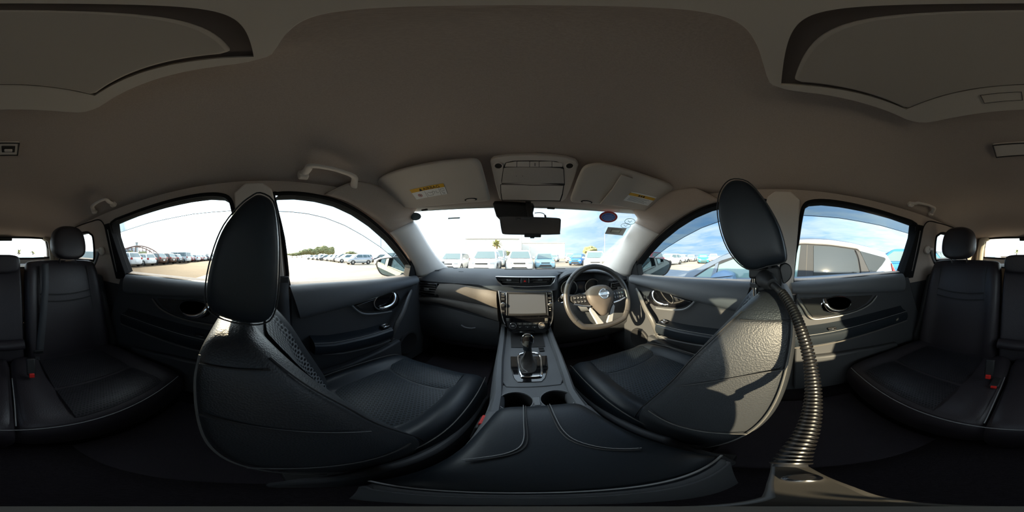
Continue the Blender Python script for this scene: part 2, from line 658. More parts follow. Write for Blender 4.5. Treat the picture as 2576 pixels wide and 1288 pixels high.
for s in (-1, 1):
    outer = [(-2.06, 1.0), (1.0, 1.0), (0.985, 1.06), (0.90, 1.13), (0.80, 1.225), (0.70, 1.335), (0.63, 1.40), (0.55, 1.445), (0.40, 1.462), (0.0, 1.475), (-0.8, 1.465), (-1.6, 1.435), (-2.06, 1.42)]
    w = prism('wall_' + names[s], [sp(s, *p) for p in outer], (s * 0.045, 0, 0.013), M_head, holes=[[sp(s, *p) for p in h] for h in (FWIN, RWIN, QWIN)], angle=30)
    tag(w, 'grey pillar and roof rail trim around the %s windows' % ('passenger side' if s < 0 else 'driver side'), 'pillar trim', kind='structure')
    # lower body side behind the door cards and luggage area
    prism('sill_panel', [(s * 0.735, -2.06, 0.30), (s * 0.735, 1.34, 0.30), (s * 0.735, 1.34, 1.045), (s * 0.735, -2.06, 1.045)], (s * 0.02, 0, 0), M_plasticb, w)
    # black rubber channel round each opening
    for nm, h in (('window_seal', FWIN), ('window_seal', RWIN), ('window_seal', QWIN)):
        pts = cr([sp(s, *p, off=-0.002) for p in h], 3, True)
        tube(nm, pts, 0.0085, M_rubber, w, n=6, closed=True)
        cen_y = sum(p[0] for p in h) / len(h)
        cen_z = sum(p[1] for p in h) / len(h)
        shr = [(cen_y + (p[0] - cen_y) * 0.988, cen_z + (p[1] - cen_z) * 0.975) for p in h]
        v, f = loft([[sp(s, *p, off=o_) for p in shr] for o_ in (-0.003, 0.055)], True, False)
        mk('window_frame', v, f, M_rubber, w, smooth=False)
    # B-pillar cover below headliner, seam of the C-pillar cover
    bp = [(0.10, 1.0), (0.085, 1.10), (0.060, 1.30), (0.030, 1.43), (0.0, 1.452), (-0.06, 1.452), (-0.10, 1.42), (-0.095, 1.30), (-0.085, 1.10), (-0.08, 1.0)]
    prism('pillar_cover', [sp(s, *p, off=-0.018) for p in bp], (s * 0.018, 0, 0.0), M_trimgrey, w, bevel=0.006)
    tube('trim_joint', cr([sp(s, *p, off=-0.016) for p in [(-0.83, 1.10), (-0.825, 1.30), (-0.85, 1.412), (-1.0, 1.43), (-1.3, 1.43)]], 6), 0.0035, M_rubber, w, n=6)
    if s < 0:
        W_L = w
    else:
        W_R = w
    # shoulder belt of the front seat: upper guide on the B-pillar
    g = sp(s, 0.0, 1.33, -0.02)

    # panes
    k = {-1: (1, 2, 3), 1: (4, 5, 6)}[s]
    side_word = 'passenger side' if s < 0 else 'driver side'
    for kk, hname, h in ((k[0], 'front', FWIN), (k[1], 'rear', RWIN), (k[2], 'quarter', QWIN)):
        o = prism('window_%d' % kk, [sp(s, *p, off=0.026) for p in h], (s * 0.004, 0, 0.0012), M_glass if hname == 'front' else M_privacy, smooth=False)
        tag(o, {'front': 'clear front door pane on the %s', 'rear': 'clear rear door pane on the %s', 'quarter': 'small quarter pane behind the rear door on the %s'}[hname] % side_word, 'window', kind='structure')
        if hname == 'front':
            vis = [(0.02, 1.44), (0.12, 1.452), (0.20, 1.449), (0.29, 1.436), (0.39, 1.408), (0.50, 1.363), (0.625, 1.298), (0.75, 1.218), (0.87, 1.125), (0.86, 1.10), (0.73, 1.175), (0.60, 1.24), (0.47, 1.293), (0.36, 1.332), (0.26, 1.357), (0.18, 1.368), (0.10, 1.372), (0.03, 1.372)]
            a = prism('rain_visor', [sp(s, *p, off=0.065) for p in vis], (s * 0.003, 0, 0.001), M_visor, o, smooth=False)
            tube('visor_edge', [sp(s, *p, off=0.065) for p in vis[9:]], 0.0016, M_black, o, n=5)
        if hname == 'rear':
            vis = [(-0.80, 1.425), (-0.60, 1.442), (-0.42, 1.454), (-0.2, 1.459), (-0.1, 1.445), (-0.07, 1.40), (-0.065, 1.377), (-0.3, 1.376), (-0.55, 1.363), (-0.80, 1.338)]
            a = prism('rain_visor', [sp(s, *p, off=0.065) for p in vis], (s * 0.003, 0, 0.001), M_visor, o, smooth=False)
            tube('visor_edge', [sp(s, *p, off=0.065) for p in vis[6:]], 0.0016, M_black, o, n=5)

# ------------------------------------------------------------------ windscreen and A-pillars
WS0, WS1 = V((0, 1.235, 1.092)), V((0, 0.705, 1.447))
WSN = V((0, WS1.z - WS0.z, -(WS1.y - WS0.y)))       # normal of the glass plane


def onws(px, py, off=0.0):
    p = onp(px, py, WS0, WSN)
    return p - WSN.normalized() * off


wsp = [(-0.70, 1.26), (0.70, 1.26), (0.655, 0.70), (-0.655, 0.70)]
wsz = lambda y: WS0.z + (WS1.z - WS0.z) * (y - WS0.y) / (WS1.y - WS0.y)
o = prism('window_7', [(x, y, wsz(y)) for x, y in wsp], WSN.normalized() * 0.005, M_glass, smooth=False)
tag(o, 'large raked windscreen above the dashboard', 'window', kind='structure')
for s in (-1, 1):
    # windscreen-side edge and window-side edge, both from foot to header
    if s < 0:
        inner = [onws(*p) for p in ((1128, 676), (1100, 652), (1078, 622), (1060, 592), (1044, 565), (1030, 545))]
    else:
        inner = [V((-p.x, p.y, p.z)) for p in [onws(*q) for q in ((1128, 676), (1100, 652), (1078, 622), (1060, 592), (1044, 565), (1030, 545))]]
    inner = [V((s * (abs(p.x) + (0.01 if i == 0 else 0)), p.y, p.z)) for i, p in enumerate(inner)]
    outer_e = [(0.925, 1.045), (0.86, 1.128), (0.775, 1.195), (0.70, 1.245), (0.61, 1.298), (0.52, 1.345)]
    outer_e = [sp(s, *p, off=-0.006) for p in outer_e]
    # the cloth rail goes on from the pillar head along the roof edge
    for y in (0.70, 0.62, 0.52, 0.42, 0.32):
        inner.append(V((s * (abs(side_x(interp(ZR, y), 1)) - 0.035), y, roof_z(abs(side_x(interp(ZR, y), 1)) - 0.035, y) - 0.001)))
    outer_e += [sp(s, *p, off=-0.006) for p in ((0.48, 1.362), (0.43, 1.381), (0.37, 1.402), (0.30, 1.420), (0.22, 1.430))]
    rows = []
    ia, oa = cr(inner, 3), cr(outer_e, 3)
    for q, (a, b) in enumerate(zip(ia, oa)):
        row = []
        amp = interp([(0, 0.035), (15, 0.035), (20, 0.028), (30, 0.004)], q)
        for k in range(9):
            t = k / 8
            p = a.lerp(b, t)
            bul = math.sin(math.pi * t) ** 0.8 * amp
            row.append(p + V((-s * bul * 0.8, -bul * 0.75, -bul * 0.15)))
        rows.append(row)
    inner = inner[:6]
    SEAM = 13
    v, f = grid_geo(rows[:SEAM + 1])
    o = mk('trim_%d' % (1 if s < 0 else 2), v, f, M_pillar, angle=0)
    m_ = o.modifiers.new('thickness', 'SOLIDIFY')
    m_.thickness = 0.012
    m_.offset = -1
    tag(o, 'pale curved windscreen pillar trim on the %s' % ('passenger side' if s < 0 else 'driver side'), 'pillar trim', kind='structure')
    tube('pillar_edge', cr(inner, 4), 0.004, M_rubber, o, n=6)
    tube('trim_joint', [rows[SEAM][k] + V((-s * .001, -.001, 0)) for k in range(9)], 0.0016, M_black, o, n=5)
    v, f = grid_geo(rows[SEAM:])
    c_ = mk('rail_cover', v, f, M_head, o, angle=0)
    m_ = c_.modifiers.new('thickness', 'SOLIDIFY')
    m_.thickness = 0.01
    m_.offset = -1
    # mirror sail
    sail = [(0.95, 1.04), (0.93, 1.10), (0.86, 1.165), (0.815, 1.20), (0.825, 1.12), (0.83, 1.04)]
    prism('mirror_sail', [sp(s, *p, off=-0.012) for p in sail], (s * 0.05, 0, 0.01), M_black, o, bevel=0.004)
    # filler between pillar foot and dash end
    prism('pillar_foot', [V((s * 0.735, 1.34, 0.9)), V((s * 0.735, 0.98, 0.9)), V((s * 0.722, 0.93, 1.05)), V((s * 0.715, 1.0, 1.10)), V((s * 0.70, 1.15, 1.14)), V((s * 0.70, 1.34, 1.14))], (s * 0.03, 0, 0), M_plasticb, o)

# header above the windscreen, firewall
prism('wall_front', [(-0.75, 1.34, 0.3), (0.75, 1.34, 0.3), (0.75, 1.34, 1.085), (-0.75, 1.34, 1.085)], (0, 0.02, 0), M_black)
tag(bpy.data.objects['wall_front'], 'black firewall behind the dashboard', 'firewall', kind='structure')

# ------------------------------------------------------------------ tailgate and rear window
ty = -1.97
def tg(x, z): return V((x, ty - 0.12 * (1.42 - z), z))
rw = [(-0.545, 1.17), (-0.535, 1.30), (-0.515, 1.375), (-0.475, 1.402), (-0.3, 1.408), (0.3, 1.408), (0.475, 1.402), (0.515, 1.375), (0.535, 1.30), (0.545, 1.17)]
o = prism('wall_rear', [tg(-0.72, 0.34), tg(0.72, 0.34), tg(0.70, 1.15), tg(0.60, 1.47), tg(-0.60, 1.47), tg(-0.70, 1.15)], (0, -0.05, 0), M_trimgrey, holes=[[tg(*p) for p in rw]])
tag(o, 'grey tailgate trim around the rear window', 'tailgate', kind='structure')
tube('window_seal', cr([tg(x * 1.015, z + (0.006 if z > 1.3 else 0)) for x, z in rw], 4, True), 0.011, M_rubber, o, n=6, closed=True)
box('brake_lamp', tg(0, 1.395) + V((0, 0.02, 0)), (0.20, 0.05, 0.045), M_black, o, bevel=0.008)
for s in (-1, 1):
    tube('gate_pillar', [V((s * 0.60, ty + .02, 1.10)), V((s * 0.585, ty + .02, 1.25)), V((s * 0.555, ty + .03, 1.38)), V((s * 0.49, ty + .03, 1.425))], 0.045, mat('cream gate trim', (0.55, 0.50, 0.40), 0.6), o, n=10, flat=0.6)
o = prism('window_8', [tg(*p) + V((0, -0.02, 0)) for p in rw], (0, -0.004, 0), M_privacy, smooth=False)
tag(o, 'rear window with fine demister lines seen over the rear seats', 'window', kind='structure')
for k in range(11):
    z = 1.185 + k * 0.02
    box('demister_line', tg(0, z) + V((0, -0.018, 0)), (1.0, 0.0008, 0.0012), mat('demister print', (0.30, 0.25, 0.20), 0.6), o, bevel=0)

# ------------------------------------------------------------------ doors
def mir(p, s):
    return V((s * abs(p.x), p.y, p.z))


def dpl(pts, X, s):
    """front-door features are read on the passenger side, rear ones on the driver side, then mirrored"""
    return [mir(onx(a, b, X), s) for a, b in pts]


def bulge_panel(name, top, bot, xt, s, m, parent, n=6, x_mid=None, ret=0.03):
    """panel between two polylines (same count of points), bowed towards the cabin"""
    rows = []
    for a, b in zip(top, bot):
        row = [V((a.x + s * ret, a.y, a.z + 0.004))]
        for k in range(n + 1):
            t = k / n
            p = a.lerp(b, t)
            row.append(p + V((-s * x_mid * math.sin(math.pi * min(1, t * 1.0)) ** 0.6, 0, 0)))
        row.append(V((b.x + s * ret, b.y, b.z - 0.004)))
        rows.append(row)
    v, f = grid_geo(rows)
    o = mk(name, v, f, m, parent, angle=55)
    return o


def lever(parent, c, s, fwd, m=M_chrome):
    """curved pull lever: hooks up at one end (fwd = direction of the hook along y)"""
    pts = [c + V((0, fwd * 0.060, 0.040)), c + V((-s * 0.012, fwd * 0.058, 0.018)), c + V((-s * 0.018, fwd * 0.042, -0.008)), c + V((-s * 0.02, fwd * 0.010, -0.024)), c + V((-s * 0.016, -fwd * 0.028, -0.027)), c + V((-s * 0.004, -fwd * 0.052, -0.026))]
    pp = cr(pts, 6)
    k = len(pp)
    rs = [0.0085 + 0.0035 * math.sin(math.pi * min(1, i / (k - 1) * 1.3)) for i in range(k)]
    return tube('door_handle', pp, rs, m, parent, n=10, flat=0.55, upv=(s, 0, 0))


M_carbon = mat('dark patterned trim', (0.018, 0.018, 0.019), 0.16, spec=0.6, coat=0.6, var=(900, 1.0, (0.045, 0.043, 0.04)))
for s in (-1, 1):
    sw = 'passenger' if s < 0 else 'driver'
    # ---- front door
    d = thing('door_%d' % (1 if s < 0 else 3), (s * 0.72, 0.5, 0.40), 'black front door card on the %s side with chrome handle and armrest' % sw, 'door', kind='structure')
    base = [(0.10, 0.40), (0.115, 1.055), (0.44, 1.05), (0.75, 1.045), (0.955, 1.04), (0.99, 0.98), (0.985, 0.40)]
    prism('door_card', [V((s * 0.698, y, z)) for y, z in base], (s * 0.03, 0, 0), M_plasticb, d, bevel=0.008)
    top = dpl([(730, 722), (800, 717), (860, 713), (920, 709), (975, 704), (1020, 699), (1048, 694)], -0.685, s)
    bot = dpl([(756, 802), (805, 790), (855, 777), (905, 763), (955, 746), (1000, 730), (1047, 716)], -0.672, s)
    bulge_panel('upper_panel', top, bot, 0, s, M_plastic, d, x_mid=0.022)
    # bright line and gloss insert round the handle
    ins = dpl([(894, 769), (922, 759), (955, 748), (985, 739), (1001, 738), (1006, 752), (1002, 768), (990, 777), (960, 782), (928, 785), (912, 781)], -0.682, s)
    i_ = prism('handle_surround', ins, (s * 0.02, 0, 0), M_gloss if s < 0 else M_gloss, d, bevel=0.003)
    edge = dpl([(884, 767), (897, 780), (915, 789), (945, 789), (985, 783)], -0.679, s)
    tube('trim_strip', cr(edge, 5), 0.0055, M_satin if False else mat('satin grey strip', (0.13, 0.135, 0.14), 0.35, spec=0.5), d, n=6)
    line = dpl([(888, 766), (940, 750), (1000, 728), (1045, 714)], -0.672, s)
    tube('trim_strip', cr(line, 5), 0.0022, M_satin, d, n=6)
    hc = mir(onx(972, 759, -0.68), s)
    cup = [hc + V((0, 0.085 * math.cos(a), 0.050 * math.sin(a) + 0.006)) for a in [R(15 * k) for k in range(24)]]
    prism('handle_cup', cup, (s * 0.012, 0, 0), M_gloss, d, bevel=0.002)
    tube('handle_bezel', cup, 0.003, M_chrome if s > 0 else M_satin, d, n=6, closed=True)
    lever(d, hc, s, 1)
    # armrest: padded top, face, piping
    at = dpl([(792, 868), (840, 866), (890, 856), (940, 844), (988, 828)], -0.625, s)
    rows = []
    for p in at:
        rows.append([V((s * 0.70, p.y, p.z + 0.012)), V((s * 0.66, p.y, p.z + 0.010)), V((s * 0.632, p.y, p.z + 0.006)), V((s * 0.620, p.y, p.z - 0.006)), V((s * 0.618, p.y, p.z - 0.030)), V((s * 0.628, p.y, p.z - 0.055)), V((s * 0.70, p.y, p.z - 0.075))])
    v, f = grid_geo(rows)
    v2 = [rows[0][k] for k in range(7)]
    mk('armrest', v + v2 + rows[-1], f + [tuple(range(len(v), len(v) + 7)), tuple(range(len(v) + 7, len(v) + 14))[::-1]], M_leather2, d)
    tube('armrest_seam', [V((s * 0.6285, p.y, p.z + 0.0065)) for p in at], 0.0013, M_thread, d, n=5)
    low = dpl([(810, 886), (860, 884), (910, 874), (955, 862), (990, 848)], -0.66, s)
    tube('trim_strip', [p + V((-s * .002, 0, -.01)) for p in low], 0.004, mat('satin grey strip', (0.13, 0.135, 0.14), 0.35), d, n=6)
    # pull grip running down from the handle to the armrest
    grip = cr([mir(onx(a, b, X), s) for a, b, X in ((1035, 731, -0.68), (1026, 752, -0.655), (1014, 785, -0.635), (1000, 812, -0.63), (990, 838, -0.64), (984, 858, -0.67))], 6)
    tube('pull_grip', grip, [0.012 + 0.006 * math.sin(math.pi * i / (len(grip) - 1)) for i in range(len(grip))], mat('grip grey plastic', (0.075, 0.074, 0.072), 0.42), d, n=12, flat=0.6, upv=(s, 0, 0))
    # switch block and speaker
    swp = mir(onx(968, 826, -0.65), s)
    box('window_switch', swp + V((0, 0, 0.012)), (0.035, 0.05, 0.012), M_gloss, d, bevel=0.004)
    tube('switch_ring', [swp + V((0.014 * math.cos(a) , 0.022 * math.sin(a), 0.019)) for a in [R(30 * k) for k in range(12)]], 0.0022, M_chrome, d, n=6, closed=True)
    if s > 0:
        for k in range(2):
            disc('mirror_switch', mir(onx(1622 + 4 * k, 747 + 14 * k, 0.655), 1) + V((0.004, 0, 0)), (-1, 0, 0), 0.010, 0.006, M_black, d, n=14)
    disc('speaker_grille', V((s * 0.694, 0.80, 0.58)), (-s, 0, 0), 0.085, 0.014, M_black, d, n=28, rim=[(0, 0.092), (0.010, 0.090), (0.014, 0.080), (0.010, 0.074), (0.012, 0.0)][:4])
    bx_ = [(0.20, 0.44), (0.20, 0.60), (0.45, 0.635), (0.70, 0.66), (0.72, 0.44)]
    prism('door_pocket', [V((s * 0.66, y, z)) for y, z in bx_], (s * 0.04, 0, 0), M_plasticb, d, bevel=0.01)

    # ---- rear door
    d = thing('door_%d' % (2 if s < 0 else 4), (s * 0.72, -0.42, 0.40), 'black rear door card on the %s side with chrome handle and pinched trim' % sw, 'door', kind='structure')
    base = [(-0.92, 0.40), (-0.90, 0.75), (-0.79, 1.06), (-0.44, 1.065), (-0.10, 1.06), (-0.085, 0.40)]
    prism('door_card', [V((s * 0.698, y, z)) for y, z in base], (s * 0.03, 0, 0), M_plasticb, d, bevel=0.008)
    top = dpl([(1990, 713), (2040, 709), (2090, 705), (2150, 700), (2210, 694), (2272, 689)], 0.685, s)
    bot = dpl([(1994, 739), (2040, 740), (2090, 739), (2150, 738), (2210, 736), (2274, 733)], 0.675, s)
    bulge_panel('upper_panel', top, bot, 0, s, M_plastic, d, x_mid=0.020)
    # triangular cover behind the drop glass
    tri = [(-0.735, 1.072), (-0.760, 1.22), (-0.776, 1.33), (-0.776, 1.385), (-0.83, 1.385), (-0.84, 1.20), (-0.84, 1.04), (-0.735, 1.04)]
    prism('corner_trim', [sp(s, *p, off=-0.02) for p in tri], (s * 0.04, 0, 0.01), M_rubber, d, bevel=0.004)
    tube('window_channel', [sp(s, *p, off=-0.024) for p in [(-0.806, 1.09), (-0.803, 1.25), (-0.797, 1.35)]], 0.0022, mat('grey channel', (0.25, 0.24, 0.23), 0.5), d, n=6)
    ins = dpl([(2012, 750), (2060, 749), (2110, 747), (2160, 745), (2196, 743), (2180, 763), (2155, 778), (2115, 789), (2060, 799), (2045, 798), (2034, 785)], 0.690, s)
    prism('handle_surround', ins, (s * 0.018, 0, 0), M_carbon, d, bevel=0.003)
    edge = dpl([(2004, 751), (2022, 775), (2034, 795), (2050, 803), (2080, 800), (2120, 793), (2160, 781), (2190, 764), (2206, 744)], 0.684, s)
    tube('trim_strip', cr(edge, 5), 0.005, mat('warm grey strip', (0.085, 0.08, 0.074), 0.4), d, n=6)
    hc = mir(onx(2105, 768, 0.69), s)
    cup = [hc + V((0, 0.078 * math.cos(a), 0.043 * math.sin(a) + 0.004)) for a in [R(15 * k) for k in range(24)]]
    prism('handle_cup', cup, (s * 0.010, 0, 0), M_gloss, d, bevel=0.002)
    tube('handle_bezel', cup, 0.003, M_chrome if s > 0 else M_black, d, n=6, closed=True)  # passenger side coloured black to stand for the shade there
    lever(d, hc, s, 1)
    at = dpl([(1996, 848), (2040, 845), (2090, 837), (2140, 826), (2190, 812), (2240, 797), (2282, 784)], 0.640, s)
    rows = []
    for p in at:
        rows.append([V((s * 0.70, p.y, p.z + 0.03)), V((s * 0.675, p.y, p.z + 0.010)), V((s * 0.648, p.y, p.z + 0.004)), V((s * 0.636, p.y, p.z - 0.006)), V((s * 0.634, p.y, p.z - 0.035)), V((s * 0.645, p.y, p.z - 0.058)), V((s * 0.70, p.y, p.z - 0.075))])
    v, f = grid_geo(rows)
    mk('armrest', v + rows[0] + rows[-1], f + [tuple(range(len(v), len(v) + 7)), tuple(range(len(v) + 7, len(v) + 14))[::-1]], M_leather2, d)
    tube('armrest_seam', [V((s * 0.643, p.y, p.z + 0.003)) for p in at], 0.0013, M_thread, d, n=5)
    tube('trim_strip', [V((s * 0.640, p.y, p.z - 0.062)) for p in at], 0.0035, mat('warm grey strip', (0.085, 0.08, 0.074), 0.4), d, n=6)
    swp = mir(onx(2093, 829, 0.665), s)
    box('window_switch', swp + V((0, 0, 0.004)), (0.022, 0.042, 0.012), M_gloss, d, bevel=0.003)
    box('pull_slot', mir(onx(2140, 815, 0.68), s), (0.03, 0.07, 0.008), M_black, d, bevel=0.002)
    prism('door_pocket', [V((s * 0.665, y, z)) for y, z in [(-0.70, 0.42), (-0.66, 0.62), (-0.40, 0.66), (-0.16, 0.67), (-0.14, 0.42)]], (s * 0.035, 0, 0), M_plasticb, d, bevel=0.01)
    # wheel-arch cover behind the door, luggage side
    prism('arch_cover', [V((s * 0.66, y, z)) for y, z in [(-0.85, 0.40), (-0.83, 0.62), (-0.90, 0.78), (-1.0, 1.05), (-1.9, 1.08), (-1.9, 0.40)]], (s * 0.05, 0, 0), M_plasticb, W_L if s < 0 else W_R, bevel=0.02)

# ================================================================== DASHBOARD
dash = thing('dashboard', (0, 1.05, 0.55), 'black moulded dashboard with stitched pads below the windscreen', 'dashboard')


def sstep(a, b, x):
    t = max(0.0, min(1.0, (x - a) / (b - a)))
    return t * t * (3 - 2 * t)


def ctr(x):            # 1 at the centre stack, 0 away from it
    return sstep(0.30, 0.15, abs(x))


def drv(x):            # 1 across the instrument binnacle
    return sstep(0.17, 0.23, x) * sstep(0.56, 0.50, x)


def dash_prof(x):
    c, d = ctr(x), drv(x)
    e = sstep(0.55, 0.71, abs(x))           # ends curl towards the doors
    yo = -0.045 * c
    seam_z = 1.015 - 0.024 * c
    back = 0.13 * d
    return [(1.30, 1.070), (1.235, 1.092), (1.17, 1.094), (1.10, 1.090), (1.045, 1.083), (1.0 + yo + back * .45, 1.071), (0.968 + yo + back, 1.050), (0.949 + yo + back, seam_z + 0.012), (0.943 + yo + back, seam_z + .002), (0.957 + yo + back, seam_z - 0.004), (0.957 + back * .9, 0.90), (0.960, 0.84), (0.965, 0.76), (0.975, 0.66), (1.0, 0.58), (1.1, 0.52), (1.28, 0.50)]


xs = [-0.735 + 1.47 * k / 84 for k in range(85)]
rows = [[V((x, y, z)) for y, z in dash_prof(x)] for x in xs]
v, f = grid_geo(rows)
db = mk('dash_top', v, f, M_dash, dash, angle=60)
so = db.modifiers.new('thickness', 'SOLIDIFY')
so.thickness = 0.01
so.offset = -1

# speaker grilles / demister slots along the windscreen
for x0, x1 in ((-0.145, 0.055), (0.075, 0.30)):
    prism('demister_slot', [V((x0, 1.165, 1.094)), V((x1, 1.165, 1.094)), V((x1 - 0.01, 1.205, 1.0935)), V((x0 + 0.01, 1.205, 1.0935))], (0, 0, 0.003), M_black, dash, bevel=0.001)
for s in (-1, 1):
    gr = [V((s * (0.665 - 0.012 * k), 1.035, 1.083)) for k in range(6)]
    for k in range(6):
        a = gr[k]
        prism('corner_vent_slot', [a, a + V((-s * 0.006, 0, 0)), a + V((-s * 0.012, 0.035, 0.0015)), a + V((-s * 0.006, 0.035, 0.0015))], (0, 0, 0.003), M_black, dash)
disc('light_sensor', V((-0.53, 1.19, 1.090)), (0, 0, 1), 0.018, 0.008, M_dash, dash, n=20)
box('airbag_mark', V((-0.43, 1.048, 1.0845)), (0.035, 0.004, 0.001), M_plastic, dash, bevel=0)

# passenger pad: bowed slab from the side vent to the stack, two stitched halves
def pad(name, tp, bt, m, bow=0.018, n=6, nn=4):
    t_ = cr([ony(a, b, 0.945) for a, b in tp], nn)
    b_ = cr([ony(a, b, 0.945) for a, b in bt], nn)
    rows = []
    for a, b in zip(t_, b_):
        row = [V((a.x, 0.985, a.z))]
        for k in range(n + 1):
            t = k / n
            p = a.lerp(b, t)
            row.append(V((p.x, 0.942 - bow * math.sin(math.pi * t) ** 0.7 - 0.03 * ctr(p.x), p.z)))
        row.append(V((b.x, 0.985, b.z - 0.003)))
        rows.append(row)
    v, f = grid_geo(rows)
    caps = [tuple(range(n + 3)), tuple(range(len(v) - n - 3, len(v)))[::-1]]
    return mk(name, v, f + caps, m, dash, angle=50)


pad('upper_pad', [(1106, 714), (1140, 714), (1180, 719), (1215, 725), (1251, 731)], [(1093, 744), (1140, 752), (1180, 759), (1215, 765), (1253, 772)], M_pad)
pad('lower_pad', [(1050, 746), (1100, 746), (1150, 754), (1200, 764), (1253, 773)], [(1050, 758), (1100, 763), (1150, 775), (1200, 789), (1256, 803)], M_pad, bow=0.012)
st = cr([ony(a, b, 0.938) for a, b in ((1093, 745), (1140, 753), (1180, 760), (1215, 766), (1252, 772.5))], 6)
tube('pad_seam', [V((p.x, 0.936 - 0.03 * ctr(p.x), p.z)) for p in st], 0.0016, M_black, dash, n=5)

# glove box below the pad
gl_t = [ony(a, b, 0.95) for a, b in ((1052, 762), (1100, 768), (1150, 780), (1200, 794), (1256, 808))]
rows = []
for p in cr(gl_t, 4):
    rows.append([V((p.x, 0.98, p.z)), V((p.x, 0.952, p.z - 0.004)), V((p.x, 0.935, p.z - 0.06)), V((p.x, 0.94, 0.70)), V((p.x, 0.965, 0.60)), V((p.x, 1.00, 0.56))])
v, f = grid_geo(rows)
gb = mk('glove_box', v, f, M_plasticb, dash, angle=50)
hp = ony(1178, 822, 0.936)
tube('glove_box_handle', cr([hp + V((-0.045, 0, 0.006)), hp + V((-0.02, -0.006, -0.004)), hp + V((0.02, -0.006, -0.006)), hp + V((0.045, 0, -0.002))], 5), 0.005, M_plastic, gb, n=8)

# side air vents
def vent(name, c, w, h, m_frame, parent, n=4, yaw=0.0, skew=0.0, knob=True):
    """frame with n slats and a knob, facing the cabin (-y)"""
    c = V(c)
    rt = Matrix.Rotation(yaw, 3, 'Z')
    def q(x, y, z): return c + rt @ V((x + skew * z, y, z))
    fr = [q(-w / 2, 0, h / 2), q(w / 2, 0, h / 2), q(w / 2, 0, -h / 2), q(-w / 2, 0, -h / 2)]
    g = 0.010
    hole = [q(-w / 2 + g, 0, h / 2 - g), q(w / 2 - g, 0, h / 2 - g), q(w / 2 - g, 0, -h / 2 + g), q(-w / 2 + g, 0, -h / 2 + g)]
    e = prism(name, fr, rt @ V((0, 0.03, 0)), m_frame, parent, holes=[hole], bevel=0.003)
    prism('vent_back', [p + rt @ V((0, 0.026, 0)) for p in fr], rt @ V((0, 0.004, 0)), M_black, e)
    for k in range(n):
        z = -h / 2 + g + (h - 2 * g) * (k + 0.7) / (n + 0.4)
        a = [q(-w / 2 + g, 0.006, z), q(w / 2 - g, 0.006, z), q(w / 2 - g, 0.022, z + 0.003), q(-w / 2 + g, 0.022, z + 0.003)]
        prism('vent_slat', a, (0, 0, 0.0025), mat('vent slat plastic', (0.12, 0.115, 0.11), 0.35), e)
    if knob:
        v, f = box_geo(q(0.0, 0.002, 0), (w * 0.22, 0.012, h * 0.20))
        mk('vent_knob', v, f, mat('vent slat plastic', (0.12, 0.115, 0.11), 0.35), e, bevel=0.003)
    return e


vl = vent('side_vent', (-0.637, 0.930, 0.960), 0.172, 0.092, M_gloss, dash, skew=-0.10)
box('vent_wheel', V((-0.702, 0.926, 0.958)), (0.007, 0.012, 0.062), M_satin, vl, bevel=0.002)
vr = vent('side_vent', (0.62, 0.930, 0.962), 0.145, 0.084, M_gloss, dash, skew=0.08)
# centre vents with chrome edge and hazard switch
cv = [ony(a, b, 0.885) for a, b in ((1247, 696), (1397, 697), (1393, 709), (1384, 718), (1325, 721), (1264, 718), (1253, 708))]
def inset(pts, d):
    c = sum(pts, V((0, 0, 0))) / len(pts)
    return [c + (p - c) * (1 - d) for p in pts]
c0 = inset(cv, 0.075)
cvf = prism('centre_vent', cv, (0, 0.03, 0), M_gloss, dash, holes=[c0], bevel=0.002)
tube('vent_rim', cr([p + V((0, -0.003, 0)) for p in cv], 1, True), 0.0032, M_satin, cvf, n=6, closed=True)
prism('vent_back', [p + V((0, 0.028, 0)) for p in cv], (0, 0.004, 0), M_black, cvf)
zc_ = sum(p.z for p in cv) / len(cv)
for x0, x1 in ((-0.150, -0.040), (0.020, 0.130)):
    for k in range(3):
        z = 1.043 + k * 0.0125
        sh = 0.012 if k == 0 else 0
        prism('vent_slat', [V((x0 + sh * 1.4, 0.893, z)), V((x1 - sh * 1.4 if x1 > .05 else x1, 0.893, z)), V((x1 - sh * 1.4 if x1 > .05 else x1, 0.908, z + .003)), V((x0 + sh * 1.4, 0.908, z + .003))], (0, 0, 0.0028), mat('vent slat plastic', (0.12, 0.115, 0.11), 0.35), cvf)
    box('vent_knob', V(((x0 + x1) / 2, 0.889, 1.058)), (0.026, 0.012, 0.010), M_satin if x0 < 0 else M_plastic, cvf, bevel=0.002)
box('hazard_switch', V((-0.009, 0.886, 1.055)), (0.033, 0.014, 0.026), M_black, cvf, bevel=0.002)
hz = V((-0.009, 0.8780, 1.054))
prism('hazard_triangle', [hz + V((-0.007, 0, -0.005)), hz + V((0.007, 0, -0.005)), hz + V((0, 0, 0.007))], (0, 0.001, 0), M_red, cvf)
for dx in (-0.026, 0.012):
    box('vent_wheel', V((dx * 1.1, 0.886, 1.055)), (0.006, 0.014, 0.028), M_plastic, cvf, bevel=0.003)

# instrument binnacle: hood, dark cluster, two dial rings, small centre display
hx = 0.385
def arch(y, w, hgt, z0, n=24, p=2.6):
    pts = []
    for k in range(n + 1):
        a = math.pi * k / n
        cx, sx = math.cos(a), math.sin(a)
        pts.append(V((hx - w * math.copysign(abs(cx) ** (2 / p), cx), y, z0 + hgt * abs(sx) ** (2 / p))))
    return pts
hood = [arch(1.14, 0.185, 0.125, 0.965), arch(1.04, 0.200, 0.138, 0.965), arch(0.975, 0.212, 0.137, 0.962), arch(0.953, 0.216, 0.134, 0.960), arch(0.950, 0.209, 0.126, 0.960), arch(0.99, 0.196, 0.118, 0.962), arch(1.10, 0.175, 0.108, 0.965)]
v, f = loft(hood, False, False)
mk('instrument_hood', v, f, M_dash, dash, angle=50)
prism('cluster_panel', arch(1.08, 0.178, 0.115, 0.90) , (0, 0.02, 0), M_gloss, dash)
